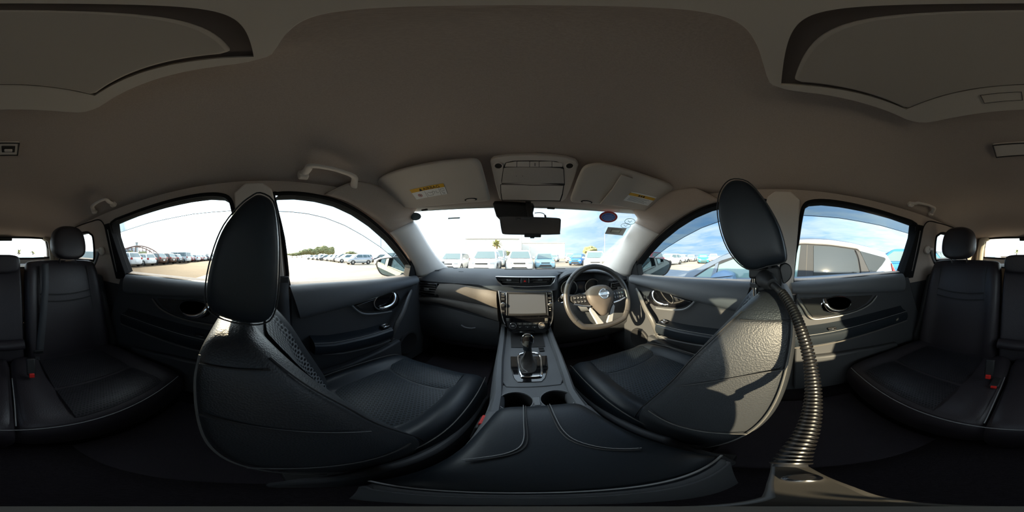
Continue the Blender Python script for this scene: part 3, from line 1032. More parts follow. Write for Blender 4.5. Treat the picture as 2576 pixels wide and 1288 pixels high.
prism('cluster_bezel', [V((hx - 0.20, 0.98, 0.88)), V((hx + 0.20, 0.98, 0.88)), V((hx + 0.185, 1.07, 0.91)), V((hx - 0.185, 1.07, 0.91))], (0, 0, -0.02), M_plastic, dash, bevel=0.004)
for k, dx in ((0, -0.088), (1, 0.088)):
    c = V((hx + dx, 1.072, 0.965))
    dl = disc('dial', c, (0, -1, 0), 0.056, 0.006, mat('dial face', (0.010, 0.012, 0.016), 0.2), dash, n=32)
    tube('dial_ring', [c + V((0.058 * math.cos(a), -0.010, 0.058 * math.sin(a))) for a in [R(12 * j) for j in range(30)]], 0.004, M_satin, dl, n=6, closed=True)
    tube('dial_needle', [c + V((0, -0.009, 0)), c + V((-0.030, -0.009, -0.030))], 0.0014, M_red, dl, n=5)
box('trip_display', V((hx, 1.070, 0.97)), (0.07, 0.006, 0.075), mat('dark display', (0.02, 0.026, 0.04), 0.15), dash, bevel=0.002)
# driver side lower panels and start button
rows = []
for x in [0.16 + 0.57 * k / 20 for k in range(21)]:
    rows.append([V((x, 1.00, 0.915)), V((x, 0.945, 0.90)), V((x, 0.925, 0.85)), V((x, 0.93, 0.76)), V((x, 0.95, 0.68)), V((x, 1.00, 0.62))])
v, f = grid_geo(rows)
mk('knee_panel', v, f, M_plastic, dash, angle=50)
c = ony(1411, 753, 0.918)
disc('start_button', c, (0, -1, 0), 0.017, 0.012, M_black, dash, n=24)
tube('start_button_ring', [c + V((0.0185 * math.cos(a), -0.011, 0.0185 * math.sin(a))) for a in [R(15 * j) for j in range(24)]], 0.0035, M_chrome, dash, n=8, closed=True)
# under-dash shade: heater housing and foot-well sides
box('heater_housing', V((0, 1.12, 0.62)), (0.30, 0.36, 0.30), M_black, dash, bevel=0.02)

# ------------------------------------------------------------------ centre stack
stk = thing('infotainment_panel', (0, 0.80, 0.78), 'gloss black centre panel with switched-off navigation screen and knobs', 'infotainment panel')
SY = 0.868


def sy(a, b, dy=0.0):          # the panel leans back: lower edge nearer the cabin
    return onp(a, b, (0, SY + dy, 0.95), (0, 1.0, -0.17))


stack_n = V((0, 1.0, -0.17)).normalized()
pl = [sy(*p) for p in ((1253, 731), (1388, 731), (1391, 760), (1390, 800), (1383, 826), (1370, 838), (1290, 840), (1276, 828), (1263, 800), (1257, 765))]
prism('stack_fascia', pl, stack_n * 0.05, M_gloss, stk, bevel=0.004)
for pts in (((1254, 732), (1258, 760), (1264, 800), (1270, 815)), ((1388, 732), (1390, 760), (1390, 800), (1384, 820))):
    tube('fascia_edge', cr([sy(*p, dy=-0.002) for p in pts], 5), 0.003, M_satin, stk, n=6)
hu = [sy(*p, dy=-0.006) for p in ((1255, 733), (1386, 733), (1388, 795), (1264, 796))]
prism('head_unit', hu, stack_n * 0.012, M_gloss, stk, bevel=0.003)
sb = [sy(*p, dy=-0.009) for p in ((1275, 734.5), (1374, 735), (1377.5, 792.5), (1275, 794))]
prism('screen_bezel', sb, stack_n * 0.004, M_black, stk, bevel=0.002)
for pts in (((1274, 736), (1274, 793)), ((1375, 736), (1378.5, 793))):
    tube('bezel_strip', [sy(*p, dy=-0.010) for p in pts], 0.0018, M_satin, stk, n=6)
prism('screen', [sy(*p, dy=-0.0105) for p in ((1280.5, 740), (1370, 740), (1373.5, 787.5), (1280.5, 789))], stack_n * 0.002, M_screen, stk)
def btn(px, py, w, h, m=M_black, mark=True, parent=stk, dy=-0.009, mk_w=0.5):
    a = sy(px, py, dy)
    w, h = w * 1.1, h * 1.1
    b_ = prism('button', [a + V((-w / 2, 0, h / 2)), a + V((w / 2, 0, h / 2)), a + V((w / 2, -.17 * h, -h / 2)), a + V((-w / 2, -.17 * h, -h / 2))], stack_n * 0.006, m, parent, bevel=0.001)
    if mark:
        box('button_mark', a + V((0, -0.0006, 0)), (w * mk_w, 0.0006, 0.0022), M_white, b_, bevel=0)
    return b_
for y_, wm in ((739, 0.2), (745, 0.2), (752.5, 0.3), (783, 0.3)):
    btn(1265.5, y_, 0.017, 0.011 if y_ != 739 else 0.007, mk_w=wm)
for y_, wm in ((738.5, 0.5), (750, 0.45), (757.5, 0.4), (776, 0.3), (781, 0.3)):
    btn(1383.5, y_, 0.017, 0.011 if y_ < 755 else 0.007, mk_w=wm)
for px in (1265.5, 1384.5):
    c = sy(px, 766.5, -0.008)
    k_ = disc('volume_knob', c, -stack_n, 0.0095, 0.014, mat('knob black', (0.03, 0.03, 0.03), 0.3), stk, n=24, rim=[(0, 0.0105), (0.010, 0.0100), (0.013, 0.0085)])
    tube('knob_ring', [c - stack_n * 0.006 + V((0.0112 * math.cos(a), 0, 0.0112 * math.sin(a))) for a in [R(20 * j) for j in range(18)]], 0.0014, M_satin, k_, n=6, closed=True)
# climate unit
cl_ = [sy(*p, dy=-0.004) for p in ((1272, 800), (1380, 799), (1377, 822), (1368, 829), (1288, 830), (1277, 823))]
prism('climate_unit', cl_, stack_n * 0.01, M_black, stk, bevel=0.003)
prism('climate_display', [sy(*p, dy=-0.007) for p in ((1283, 800.5), (1368, 800), (1367, 809.5), (1284, 810))], stack_n * 0.003, mat('climate display', (0.004, 0.004, 0.005), 0.05), stk)
for px in (1277.5, 1374.5):
    btn(px, 804, 0.013, 0.014, mat('grey button', (0.10, 0.095, 0.085), 0.4), dy=-0.008, mk_w=0.3)
for i, px in enumerate((1307, 1321, 1333, 1346)):
    btn(px, 815, 0.021, 0.009, mat('grey button', (0.10, 0.095, 0.085), 0.4), dy=-0.008, mk_w=0.25)
for i, px in enumerate((1308, 1327, 1345)):
    btn(px, 823, 0.021, 0.008, mat('dark button', (0.02, 0.02, 0.02), 0.4), dy=-0.008, mk_w=0.25)
for px, mm in ((1290.5, M_black), (1362.5, mat('warm dial', (0.16, 0.14, 0.12), 0.4))):
    c = sy(px, 818.5, -0.006)
    k_ = disc('temperature_dial', c, -stack_n, 0.0155, 0.014, mm, stk, n=30, rim=[(0, 0.0185), (0.011, 0.0165), (0.013, 0.0145), (0.0125, 0.0)][:3])
    tube('dial_bezel', [c - stack_n * 0.010 + V((0.0168 * math.cos(a), 0.0 , 0.0168 * math.sin(a))) for a in [R(15 * j) for j in range(24)]], 0.0022, M_chrome, k_, n=8, closed=True)
    box('dial_mark', c - stack_n * 0.0138, (0.014, 0.0006, 0.003), M_white, k_, bevel=0)

# ------------------------------------------------------------------ steering wheel
hub = V((0.366, 0.755, 0.966))
swt = thing('steering_wheel', hub, 'leather-rimmed flat-bottomed steering wheel with silver spokes and round badge', 'steering wheel')
tilt = R(24)
ex = V((1, 0, 0))
ez = V((0, math.sin(tilt), math.cos(tilt)))      # up in the wheel plane
en = V((0, -math.cos(tilt), math.sin(tilt)))     # towards the driver
def wq(x, z, n=0.0): return hub + ex * x + ez * z + en * n
rim = []
for k in range(72):
    a = 2 * math.pi * k / 72
    x, z = 0.180 * math.cos(a), 0.180 * math.sin(a)
    if z < -0.135:
        z = -0.135 - (abs(z) - 0.135) * 0.42
        x *= 1.02
    rim.append(wq(x, z, 0.0))
tube('rim', rim, 0.0155, mat('wheel leather', (0.045, 0.042, 0.040), 0.34, spec=0.55, bump=('voronoi', 400, 0.3, 0.0006)), swt, n=14, closed=True)
for a0 in (R(25), R(155), R(205), R(335)):
    pass
for a in (R(40), R(140), R(215), R(325)):
    c = wq(0.180 * math.cos(a), 0.180 * math.sin(a) if math.sin(a) > -.7 else -0.15)
    t_ = (ex * -math.sin(a) + ez * math.cos(a)).normalized()
    tube('rim_joint', [c + ((ex * math.cos(a) + ez * math.sin(a)) * math.cos(b) + en * math.sin(b)) * 0.0158 for b in [R(30 * j) for j in range(12)]], 0.0011, M_black, swt, n=5, closed=True)
# grip stitching on the inner side of the rim
for a0, a1 in ((-0.75, 0.75), (math.pi - 0.75, math.pi + 0.75)):
    for j in range(34):
        a = a0 + (a1 - a0) * j / 33
        c = wq(0.1655 * math.cos(a), 0.1655 * math.sin(a), 0.006)
        v, f = box_geo((0, 0, 0), (0.006, 0.0012, 0.0012))
        if j % 1 == 0:
            pass
    pts = [wq(0.1650 * math.cos(a0 + (a1 - a0) * j / 40), 0.1650 * math.sin(a0 + (a1 - a0) * j / 40), 0.004 + 0.0015 * (-1) ** j) for j in range(41)]
    tube('rim_stitch', pts, 0.0009, M_thread, swt, n=5)
# airbag cover: rounded shield
sh = cr([wq(*p) for p in ((0, 0.068), (0.050, 0.058), (0.078, 0.022), (0.070, -0.020), (0.045, -0.058), (0.018, -0.092), (0, -0.100), (-0.018, -0.092), (-0.045, -0.058), (-0.070, -0.020), (-0.078, 0.022), (-0.050, 0.058))], 4, True)
cc = wq(0, -0.010)
rings = [[cc + (p - cc) * k + en * d for p in sh] for k, d in ((0.96, -0.03), (1.0, 0.010), (0.97, 0.024), (0.86, 0.034), (0.6, 0.042), (0.3, 0.046), (0.05, 0.047))]
v, f = loft(rings)
mk('airbag_cover', v, f, mat('airbag skin', (0.085, 0.072, 0.064), 0.5, spec=0.4, bump=('noise', 400, 0.3, 0.0005)), swt)
# badge: ring, bar, word
bc = wq(0.004, 0.012, 0.047)
bd = disc('badge', bc - en * 0.004, en, 0.026, 0.005, mat('badge grey', (0.20, 0.20, 0.21), 0.35, 0.8), swt, n=32)
tube('badge_ring', [bc + (ex * math.cos(a) + ez * math.sin(a)) * 0.025 for a in [R(12 * j) for j in range(30)]], 0.003, M_chrome, bd, n=8, closed=True)
prism('badge_bar', [bc + ex * a + ez * b + en * 0.003 for a, b in ((-0.030, -0.0065), (0.030, -0.0065), (0.030, 0.0065), (-0.030, 0.0065))], -en * 0.005, M_chrome, bd, bevel=0.001)
text('badge_lettering', 'NISSAN', 0.0125, bc + en * 0.0037, ex, ez, mat('badge letter', (0.03, 0.10, 0.22), 0.4), bd, depth=0.0004)
for s in (-1, 1):
    # horizontal spokes with switch pads
    sp_ = [wq(s * 0.070, 0.022, 0.012), wq(s * 0.112, 0.032, 0.014), wq(s * 0.160, 0.022, 0.010), wq(s * 0.162, -0.004, 0.010), wq(s * 0.130, -0.026, 0.012), wq(s * 0.066, -0.040, 0.012)]
    prism('spoke', sp_, -en * 0.022, M_black, swt, bevel=0.004)
    tube('spoke_strip', [wq(s * 0.068, -0.040, 0.016), wq(s * 0.110, -0.034, 0.017), wq(s * 0.150, -0.022, 0.014)], 0.0042, M_satin, swt, n=8)
    for ix in range(4):
        for iz in range(2):
            c = wq(s * (0.088 + 0.017 * ix), 0.010 - 0.021 * iz, 0.0145)
            b_ = prism('wheel_switch', [c + ex * a + ez * b for a, b in ((-0.0065, -0.008), (0.0065, -0.008), (0.0065, 0.008), (-0.0065, 0.008))], -en * 0.004, mat('switch black', (0.025, 0.025, 0.028), 0.35), swt, bevel=0.0012)
            prism('switch_mark', [c + en * 0.0004 + ex * a + ez * b for a, b in ((-0.002, -0.001), (0.002, -0.001), (0.002, 0.001), (-0.002, 0.001))], -en * 0.0003, M_white if not (s > 0 and ix == 3 and iz == 0) else mat('teal mark', (0.05, 0.5, 0.5), 0.5), b_)
    # lower silver V spokes
    vs_p = [wq(s * 0.066, -0.046, 0.014), wq(s * 0.074, -0.060, 0.013), wq(s * 0.050, -0.120, 0.008), wq(s * 0.040, -0.150, 0.004), wq(s * 0.006, -0.152, 0.004), wq(s * 0.010, -0.134, 0.007), wq(s * 0.024, -0.110, 0.010), wq(s * 0.046, -0.070, 0.014)]
    prism('lower_spoke', vs_p, -en * 0.014, mat('silver spoke paint', (0.52, 0.53, 0.54), 0.35, 0.3), swt, bevel=0.003)
prism('lower_bridge', [wq(-0.034, -0.138, 0.005), wq(0.034, -0.138, 0.005), wq(0.040, -0.152, 0.003), wq(-0.040, -0.152, 0.003)], -en * 0.012, M_satin, swt, bevel=0.002)
# column shroud and stalks
colx = [hub + V((0, t * 0.9 * 0.26, -t * 0.30 * 0.26 - 0.01)) for t in (0.12, 0.4, 0.8, 1.1)]
tube('column_shroud', colx, [0.058, 0.066, 0.070, 0.070], M_plastic, swt, n=16, flat=0.8)
for s in (-1, 1):
    a = hub + V((s * 0.05, 0.055, 0.0))
    tube('column_stalk', [a, a + V((s * 0.06, 0.0, 0.006)), a + V((s * 0.125, -0.012, 0.012))], [0.007, 0.008, 0.012], M_black, swt, n=10)
    disc('stalk_tip', a + V((s * 0.125, -0.012, 0.012)), V((s, -0.1, 0.1)), 0.013, 0.02, M_satin, swt, n=16, rim=[(0, 0.012), (0.012, 0.014), (0.02, 0.011)])

# ------------------------------------------------------------------ centre console
con = thing('centre_console', (0, 0.4, 0.42), 'black centre console with cup holders and padded armrest lid', 'centre console')
# side walls, from dashboard back to the armrest box
def wallstrip(s):
    pts = [(0.96, 0.75, 0.145), (0.86, 0.752, 0.138), (0.72, 0.755, 0.130), (0.60, 0.752, 0.124), (0.47, 0.748, 0.112), (0.40, 0.735, 0.104), (0.30, 0.74, 0.100)]
    rows = []
    for y, z, x in pts:
        rows.append([V((s * (x + 0.012), y, 0.42)), V((s * (x + 0.010), y, z - 0.06)), V((s * x, y, z)), V((s * (x - 0.006), y, z + 0.006)), V((s * (x - 0.020), y, z + 0.004)), V((s * (x - 0.028), y, z - 0.016)), V((s * (x - 0.03), y, z - 0.05))])
    return grid_geo(rows)
for s in (-1, 1):
    v, f = wallstrip(s)
    o = mk('console_side', v, f, M_plastic, con, angle=50)
top = [V((x, y, 0.738)) for x, y in ((-0.11, 0.95), (0.11, 0.95), (0.100, 0.60), (0.088, 0.46), (0.075, 0.435), (-0.075, 0.435), (-0.088, 0.46), (-0.100, 0.60))]
prism('console_top', top, (0, 0, -0.03), M_plastic, con, bevel=0.003)
gp = [onz(a, b, 0.7405) for a, b in ((1284, 896), (1376, 894), (1379, 925), (1372, 950), (1363, 960), (1302, 961), (1293, 952), (1285, 925))]
prism('shifter_panel', gp, (0, 0, -0.01), M_gloss, con, bevel=0.002)
fr_o = [onz(a, b, 0.744) for a, b in ((1307, 891), (1355, 890), (1362, 925), (1361, 942), (1356, 947), (1318, 948), (1311, 944), (1306, 925))]
tube('shifter_frame', cr(fr_o, 4, True), 0.0042, M_chrome, con, n=8, closed=True)
prism('console_tray', [V((-0.09, 0.93, 0.7412)), V((0.09, 0.93, 0.7412)), V((0.075, 0.715, 0.7412)), V((-0.075, 0.715, 0.7412))], (0, 0, -0.003), M_black, con)
for k in range(2):
    box('console_switch', V((0.055, 0.70 - 0.022 * k, 0.742)), (0.022, 0.014, 0.006), M_black, con, bevel=0.001)
# cup holder block with two wells
cb = [V((x, y, 0.735)) for x, y in ((-0.092, 0.445), (0.092, 0.445), (0.104, 0.40), (0.104, 0.30), (-0.104, 0.30), (-0.104, 0.40))]
hol = []
for s in (-1, 1):
    hol.append([V((s * 0.048 + 0.040 * math.cos(a), 0.368 + 0.044 * math.sin(a), 0.735)) for a in [R(15 * j) for j in range(24)]])
prism('cup_holder_top', cb, (0, 0, -0.01), M_plastic, con, holes=hol)
for s in (-1, 1):
    rings = [[V((s * 0.048 + r_ * math.cos(a), 0.368 + 1.1 * r_ * math.sin(a), z)) for a in [R(15 * j) for j in range(24)]] for r_, z in ((0.0405, 0.735), (0.038, 0.70), (0.036, 0.655))]
    v, f = loft(rings, True, False)
    f.append(tuple(48 + j for j in range(24)))
    mk('cup_well', v, f, M_black, con)
    tube('cup_rim', hol[0 if s < 0 else 1], 0.0018, mat('cup rim', (0.09, 0.095, 0.10), 0.35), con, n=5, closed=True)
prism('cup_divider', [V((-0.010, 0.385, 0.737)), V((0.010, 0.385, 0.737)), V((0.007, 0.345, 0.737)), V((-0.007, 0.345, 0.737))], (0, 0, -0.06), mat('cup rim', (0.09, 0.095, 0.10), 0.35), con, bevel=0.002)
# armrest box and padded lid
box('console_box', V((0, 0.175, 0.60)), (0.205, 0.27, 0.32), M_plastic, con, bevel=0.012)
def lid(u):                   # half width along the lid
    return interp([(0.045, 0.104), (0.15, 0.103), (0.25, 0.094), (0.30, 0.082), (0.312, 0.070)], u)
rows = []
for y in (0.045, 0.05, 0.07, 0.12, 0.18, 0.24, 0.28, 0.300, 0.310, 0.314):
    w = lid(y)
    zt = interp([(0.045, 0.772), (0.05, 0.786), (0.07, 0.796), (0.12, 0.802), (0.24, 0.803), (0.28, 0.800), (0.30, 0.792), (0.310, 0.780), (0.314, 0.765)], y)
    half = [(1.0, 0.742), (1.01, 0.757), (0.97, zt - 0.016), (0.86, zt - 0.004), (0.6, zt), (0.3, zt + .001)]
    rows.append([V((-w * u, y, max(z, 0.742))) for u, z in half] + [V((0, y, zt + .001))] + [V((w * u, y, max(z, 0.742))) for u, z in half[::-1]])
v, f = grid_geo(rows)
n_ = len(rows[0])
f += [tuple(range(n_)), tuple(range(len(v) - n_, len(v)))[::-1]]
armlid = mk('armrest_lid', v, f, M_leather2, con, sub=1)
tube('lid_hem', cr([V((-0.104, 0.049, 0.772)), V((0, 0.047, 0.790)), V((0.104, 0.049, 0.772))], 6), 0.0016, M_thread, armlid, n=5)
for pts in (((1322, 1014), (1324, 1060), (1327, 1100), (1318, 1126), (1285, 1143), (1225, 1154), (1170, 1160)), ((1378, 1014), (1391, 1050), (1410, 1085), (1440, 1110), (1500, 1128), (1560, 1133), (1612, 1131))):
    c_ = cr([onz(a, b, 0.8035) for a, b in pts], 8)
    c_ = [V((p.x, p.y, interp([(0.07, 0.798), (0.12, 0.8035), (0.24, 0.8045), (0.28, 0.8015), (0.30, 0.794), (0.310, 0.783)], p.y) - 0.010 * max(0, abs(p.x) / lid(p.y) - 0.6) ** 1.5)) for p in c_]
    tube('lid_seam', c_, 0.0016, M_black, armlid, n=5)
    tube('lid_stitch', [p + V((0.004 if p.x > -0.015 else -0.004, 0.003, 0.0004 + 0.0004 * (-1) ** i)) for i, p in enumerate(c_)], 0.0009, M_thread, armlid, n=4)
# rear face of the console with the vents
prism('console_back', [V((-0.10, 0.038, 0.74)), V((0.10, 0.038, 0.74)), V((0.095, 0.03, 0.44)), V((-0.095, 0.03, 0.44))], (0, 0.01, 0), M_plastic, con, bevel=0.004)

# ------------------------------------------------------------------ shift lever
shf = thing('gear_lever', (-0.012, 0.575, 0.742), 'chrome-capped black gear lever with leather boot', 'gear lever')
kp = [V((-0.012, 0.560, 0.905)), V((-0.012, 0.565, 0.82))]
rings = []
for t, rx, ry in ((0.0, 0.004, 0.004), (0.004, 0.012, 0.011), (0.014, 0.0185, 0.017), (0.028, 0.0200, 0.019), (0.045, 0.0185, 0.018), (0.062, 0.0160, 0.016), (0.078, 0.0145, 0.0145), (0.082, 0.0125, 0.0125)):
    c = V((-0.012, 0.558 + t * 0.12, 0.902 - t))
    rings.append([c + V((rx * math.cos(a), ry * math.sin(a), 0)) for a in [R(20 * j) for j in range(18)]])
v, f = loft(rings)
mk('knob', v, f, M_leather2, shf)
# gloss crown with chrome lip
cr_ = []
for t, k in ((0.006, 0.8), (0.016, 1.0), (0.030, 1.0), (0.044, 0.72), (0.054, 0.35)):
    c = V((-0.012, 0.558 + t * 0.12 - 0.0165 - 0.002 * k, 0.902 - t))
    cr_.append([c + V((0.0165 * k * u, 0.006 * u * u * k, 0)) for u in (-1, -0.6, -0.2, 0.2, 0.6, 1)])
v, f = grid_geo(cr_)
mk('knob_crown', v, f, M_gloss, shf)
tube('knob_lip', cr([V((-0.012 - 0.0185, 0.5545, 0.862)), V((-0.012 - 0.020, 0.5515, 0.882)), V((-0.012 - 0.013, 0.549, 0.897)), V((-0.012, 0.549, 0.903)), V((-0.012 + 0.013, 0.549, 0.897)), V((-0.012 + 0.020, 0.5515, 0.882)), V((-0.012 + 0.0185, 0.5545, 0.862))], 5), 0.0028, M_chrome, shf, n=8)
rings = []
for z, rx, ry, cy, tw in ((0.822, 0.0135, 0.0135, 0.568, 0), (0.805, 0.015, 0.016, 0.570, 0.1), (0.785, 0.017, 0.020, 0.575, 0.25), (0.765, 0.022, 0.030, 0.578, 0.3), (0.75, 0.029, 0.050, 0.578, 0.2), (0.742, 0.034, 0.064, 0.575, 0)):
    rings.append([V((-0.010 + (rx * (1 + 0.10 * math.sin(3 * a + 2 * tw * 6)) * math.copysign(abs(math.cos(a)) ** 0.7, math.cos(a))), cy + ry * (1 + 0.08 * math.sin(2 * a + tw * 9)) * math.copysign(abs(math.sin(a)) ** 0.7, math.sin(a)), z)) for a in [R(12 * j) for j in range(30)]])
v, f = loft(rings, True, False)
bt = mk('leather_boot', v, f, mat('boot leather', (0.030, 0.027, 0.025), 0.55, bump=('noise', 120, 0.5, 0.002)), shf, sub=1)
tube('boot_seam', cr([V((-0.018, 0.555, 0.822)), V((-0.024, 0.556, 0.80)), V((-0.035, 0.55, 0.775)), V((-0.028, 0.525, 0.757)), V((-0.014, 0.510, 0.75)), V((-0.03, 0.508, 0.747))], 5), 0.0014, M_thread, bt, n=5)

# ------------------------------------------------------------------ front seats
def ring_pts(cx, z, Rr, F, hw, rec, xoff=0.0):
    half = [(0, F - rec), (.35, F - rec), (.54, F - rec * .92), (.66, F - rec * .4), (.78, F - 0.002), (.90, F - 0.006)]
    d = F - Rr
    half += [(.985, Rr + d * .86), (1.0, Rr + d * .62), (1.0, Rr + d * .36), (.985, Rr + d * .14), (.93, Rr + d * .03), (.75, Rr), (.4, Rr - .006), (0, Rr - .008)]
    right = [V((cx + hw * u, y, z)) for u, y in half]
    left = [V((cx - hw * u, y, z)) for u, y in half[1:-1]][::-1]
    return right + left


BROWS = [(0.585, 0.045, 0.185, 0.185, .015), (0.60, 0.035, 0.205, 0.192, .03), (0.66, 0.008, 0.212, 0.200, .045), (0.74, -0.022, 0.190, 0.204, .055), (0.82, -0.046, 0.158, 0.203, .055), (0.90, -0.064, 0.122, 0.196, .05), (0.97, -0.076, 0.090, 0.183, .042), (1.03, -0.082, 0.047, 0.166, .03), (1.062, -0.080, 0.018, 0.150, .02), (1.080, -0.070, -0.004, 0.132, .01), (1.088, -0.054, -0.022, 0.105, .004)]


def front_seat(name, s, cx, dy, dz, label, hr_px, hr_x):
    t = thing(name, (cx, 0.25 + dy, 0.40), label, 'car seat')
    inn = -s                          # direction of the cabin centre
    rows = [(z + dz, a + dy, b + dy, hw, rec) for z, a, b, hw, rec in BROWS]
    rings = [ring_pts(cx, z, a, b, hw, rec) for z, a, b, hw, rec in rows]
    v, f = loft(rings)
    back = mk('backrest', v, f, M_leather, t, sub=2)
    # perforated centre panel
    gr = []
    for k in range(24):
        z = 0.70 + dz + 0.36 * k / 23
        a = interp([(r[0], r[1]) for r in rows], z)
        b = interp([(r[0], r[2]) for r in rows], z)
        hw = interp([(r[0], r[3]) for r in rows], z)
        rec = interp([(r[0], r[4]) for r in rows], z)
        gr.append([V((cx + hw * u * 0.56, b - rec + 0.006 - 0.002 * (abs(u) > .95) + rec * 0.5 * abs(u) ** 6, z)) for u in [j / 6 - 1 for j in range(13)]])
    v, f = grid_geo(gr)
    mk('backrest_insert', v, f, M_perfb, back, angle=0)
    # piping down both rear edges, seam between side panel and cap
    for e in (-1, 1):
        pts = cr([V((cx + e * (hw * .985 + .0015), a + (b - a) * .10, z)) for z, a, b, hw, rec in rows[1:-2]], 4)
        tube('piping', pts, 0.0015, M_pipe, back, n=6)
        pts = cr([V((cx + e * (hw * .93 + .002), b - 0.010, z)) for z, a, b, hw, rec in rows[2:-2]], 4)
        tube('front_seam', pts, 0.0016, M_black, back, n=5)
    e = inn
    def sidept(z, tt, o=0.0015):
        a = interp([(r[0], r[1]) for r in rows], z)
        b = interp([(r[0], r[2]) for r in rows], z)
        hw = interp([(r[0], r[3]) for r in rows], z)
        return V((cx + e * (hw + o), a + (b - a) * tt, z))
    tube('side_seam', cr([sidept(1.052 + dz, t_) for t_ in (0.12, 0.35, 0.6, 0.82)], 6), 0.0014, M_black, back, n=5)
    tube('side_seam', cr([sidept(0.975 + dz - 0.10 * t_ * t_, t_) for t_ in (0.12, 0.3, 0.5, 0.7, 0.86)], 6), 0.0016, M_black, back, n=5)
    tube('side_seam', cr([sidept(z_ + dz, t_) for z_, t_ in ((0.775, 0.10), (0.755, 0.35), (0.755, 0.6), (0.775, 0.86))], 6), 0.0016, M_pipe, back, n=5)
    # cushion
    CR = [(0.115, .640, .655, .190, .50), (0.16, .668, .690, .205, .46), (0.24, .674, .708, .212, .45), (0.34, .680, .714, .216, .45), (0.44, .684, .706, .218, .45), (0.52, .682, .692, .216, .46), (0.565, .668, .674, .212, .48), (0.59, .640, .645, .205, .50), (0.597, .60, .60, .195, .53)]
    rings = []
    for y, zc, zb, hw, z0 in CR:
        y += dy
        zc += dz * .6
        zb += dz * .6
        half = [(0, zc + .006), (.35, zc + .004), (.56, zc), (.66, zc + (zb - zc) * .6), (.78, zb), (.90, zb - .012), (.985, zb - .05 if zb - .05 > z0 + .03 else z0 + .05), (1.0, (zb + z0) / 2), (.97, z0 + .02), (.85, z0), (0, z0)]
        right = [V((cx + hw * u, y, z)) for u, z in half]
        left = [V((cx - hw * u, y, z)) for u, z in half[1:-1]][::-1]
        rings.append(right + left)
    v, f = loft(rings)
    cush = mk('cushion', v, f, M_leather2, t, sub=2)
    for y0, y1 in ((0.20, 0.425), (0.435, 0.555)):
        gr = []
        for k in range(10):
            y = y0 + (y1 - y0) * k / 9
            zc = interp([(c_[0], c_[1]) for c_ in CR], y) + dz * .6
            hw = interp([(c_[0], c_[3]) for c_ in CR], y)
            edge = 0.006 * math.sin(math.pi * k / 9) ** 0.5
            bow = 0.025 * (y1 < 0.43) - 0.0
            gr.append([V((cx + hw * u * 0.60, y + dy - (0.022 * (1 - u * u) if (k == 9 and y1 < .43) or (k == 0 and y1 > .43) else 0.022 * (1 - u * u) * ((k / 9) if y1 < .43 else (1 - k / 9))), zc + 0.0015 + edge + 0.005 * (1 - u * u) - .001)) for u in [j / 6 - 1 for j in range(13)]])
        v, f = grid_geo(gr)
        mk('cushion_insert', v, f, M_perf, cush, angle=0)
    for e2 in (-1, 1):
        tube('cushion_piping', cr([V((cx + e2 * (hw * .93 + .004), y + dy, zb + dz * .6 - .016)) for y, zc, zb, hw, z0 in CR[1:-1]], 4), 0.0018, M_pipe, cush, n=5)
    # base, side shield, rails
    prism('side_shield', [V((cx + inn * 0.200, y + dy, z + dz * .6)) for y, z in ((0.02, 0.60), (0.10, 0.67), (0.20, 0.655), (0.48, 0.60), (0.55, 0.55), (0.50, 0.47), (0.06, 0.47), (0.0, 0.53))], (inn * 0.022, 0, 0), M_plasticb, t, bevel=0.008)
    for e2 in (-1, 1):
        box('seat_rail', V((cx + e2 * 0.15, 0.28 + dy, 0.395)), (0.05, 0.52, 0.045), M_black, t)
    box('seat_base', V((cx, 0.30 + dy, 0.445)), (0.36, 0.42, 0.06), M_black, t, bevel=0.01)
    # head restraint: side outline read at its inner face, carried across with rounded ends
    prof = cr([onx(a, b, hr_x) for a, b in hr_px], 3, True)
    ctrp = sum(prof, V((0, 0, 0))) / len(prof)
    hw = 0.118
    rings = []
    for u, k in ((-1.0, 0.60), (-0.985, 0.86), (-0.93, 0.97), (-0.80, 1.0), (-0.3, 1.0), (0.3, 1.0), (0.80, 1.0), (0.93, 0.97), (0.985, 0.86), (1.0, 0.60)):
        rings.append([V((cx + hw * u, ctrp.y + (p.y - ctrp.y) * k, ctrp.z + (p.z - ctrp.z) * k)) for p in prof])
    v, f = loft(rings)
    hr = mk('headrest', v, f, M_leather2, t, sub=1)
    for u in (-0.93, 0.93):
        tube('headrest_piping', [V((cx + (hw + .0015) * u, ctrp.y + (p.y - ctrp.y) * 0.985, ctrp.z + (p.z - ctrp.z) * 0.975)) for p in prof], 0.0012, M_black, hr, n=5, closed=True)
    zb = min(p.z for p in prof)
    yb = ctrp.y + 0.0
    for e2 in (-1, 1):
        tube('headrest_post', [V((cx + e2 * 0.062, yb, zb + 0.03)), V((cx + e2 * 0.062, yb - 0.01, 1.05 + dz))], 0.006, M_chrome, hr, n=10)
        disc('post_collar', V((cx + e2 * 0.062, yb - 0.008, 1.090 + dz)), (0, 0, 1), 0.013, 0.008, M_black, back, n=16)
    return t, prof, ctrp


HR_L = [(655, 478), (690, 500), (703, 570), (706, 650), (700, 760), (680, 813), (630, 824), (560, 810), (520, 785), (511, 750), (517, 690), (535, 620), (560, 562), (600, 512), (630, 488)]
HR_R = [(1845, 445), (1880, 452), (1912, 485), (1945, 535), (1968, 585), (1981, 645), (1972, 664), (1935, 672), (1890, 683), (1855, 665), (1826, 625), (1808, 575), (1801, 525), (1806, 485), (1822, 457)]
seatL, profL, cL = front_seat('car_seat', -1, -0.36, 0.0, 0.0, 'black leather front passenger seat, its headrest set low against the backrest', HR_L, -0.245)
seatR, profR, cR = front_seat('car_seat', 1, 0.36, 0.045, 0.035, 'black leather driver seat behind the steering wheel, headrest raised on its posts', HR_R, 0.245)


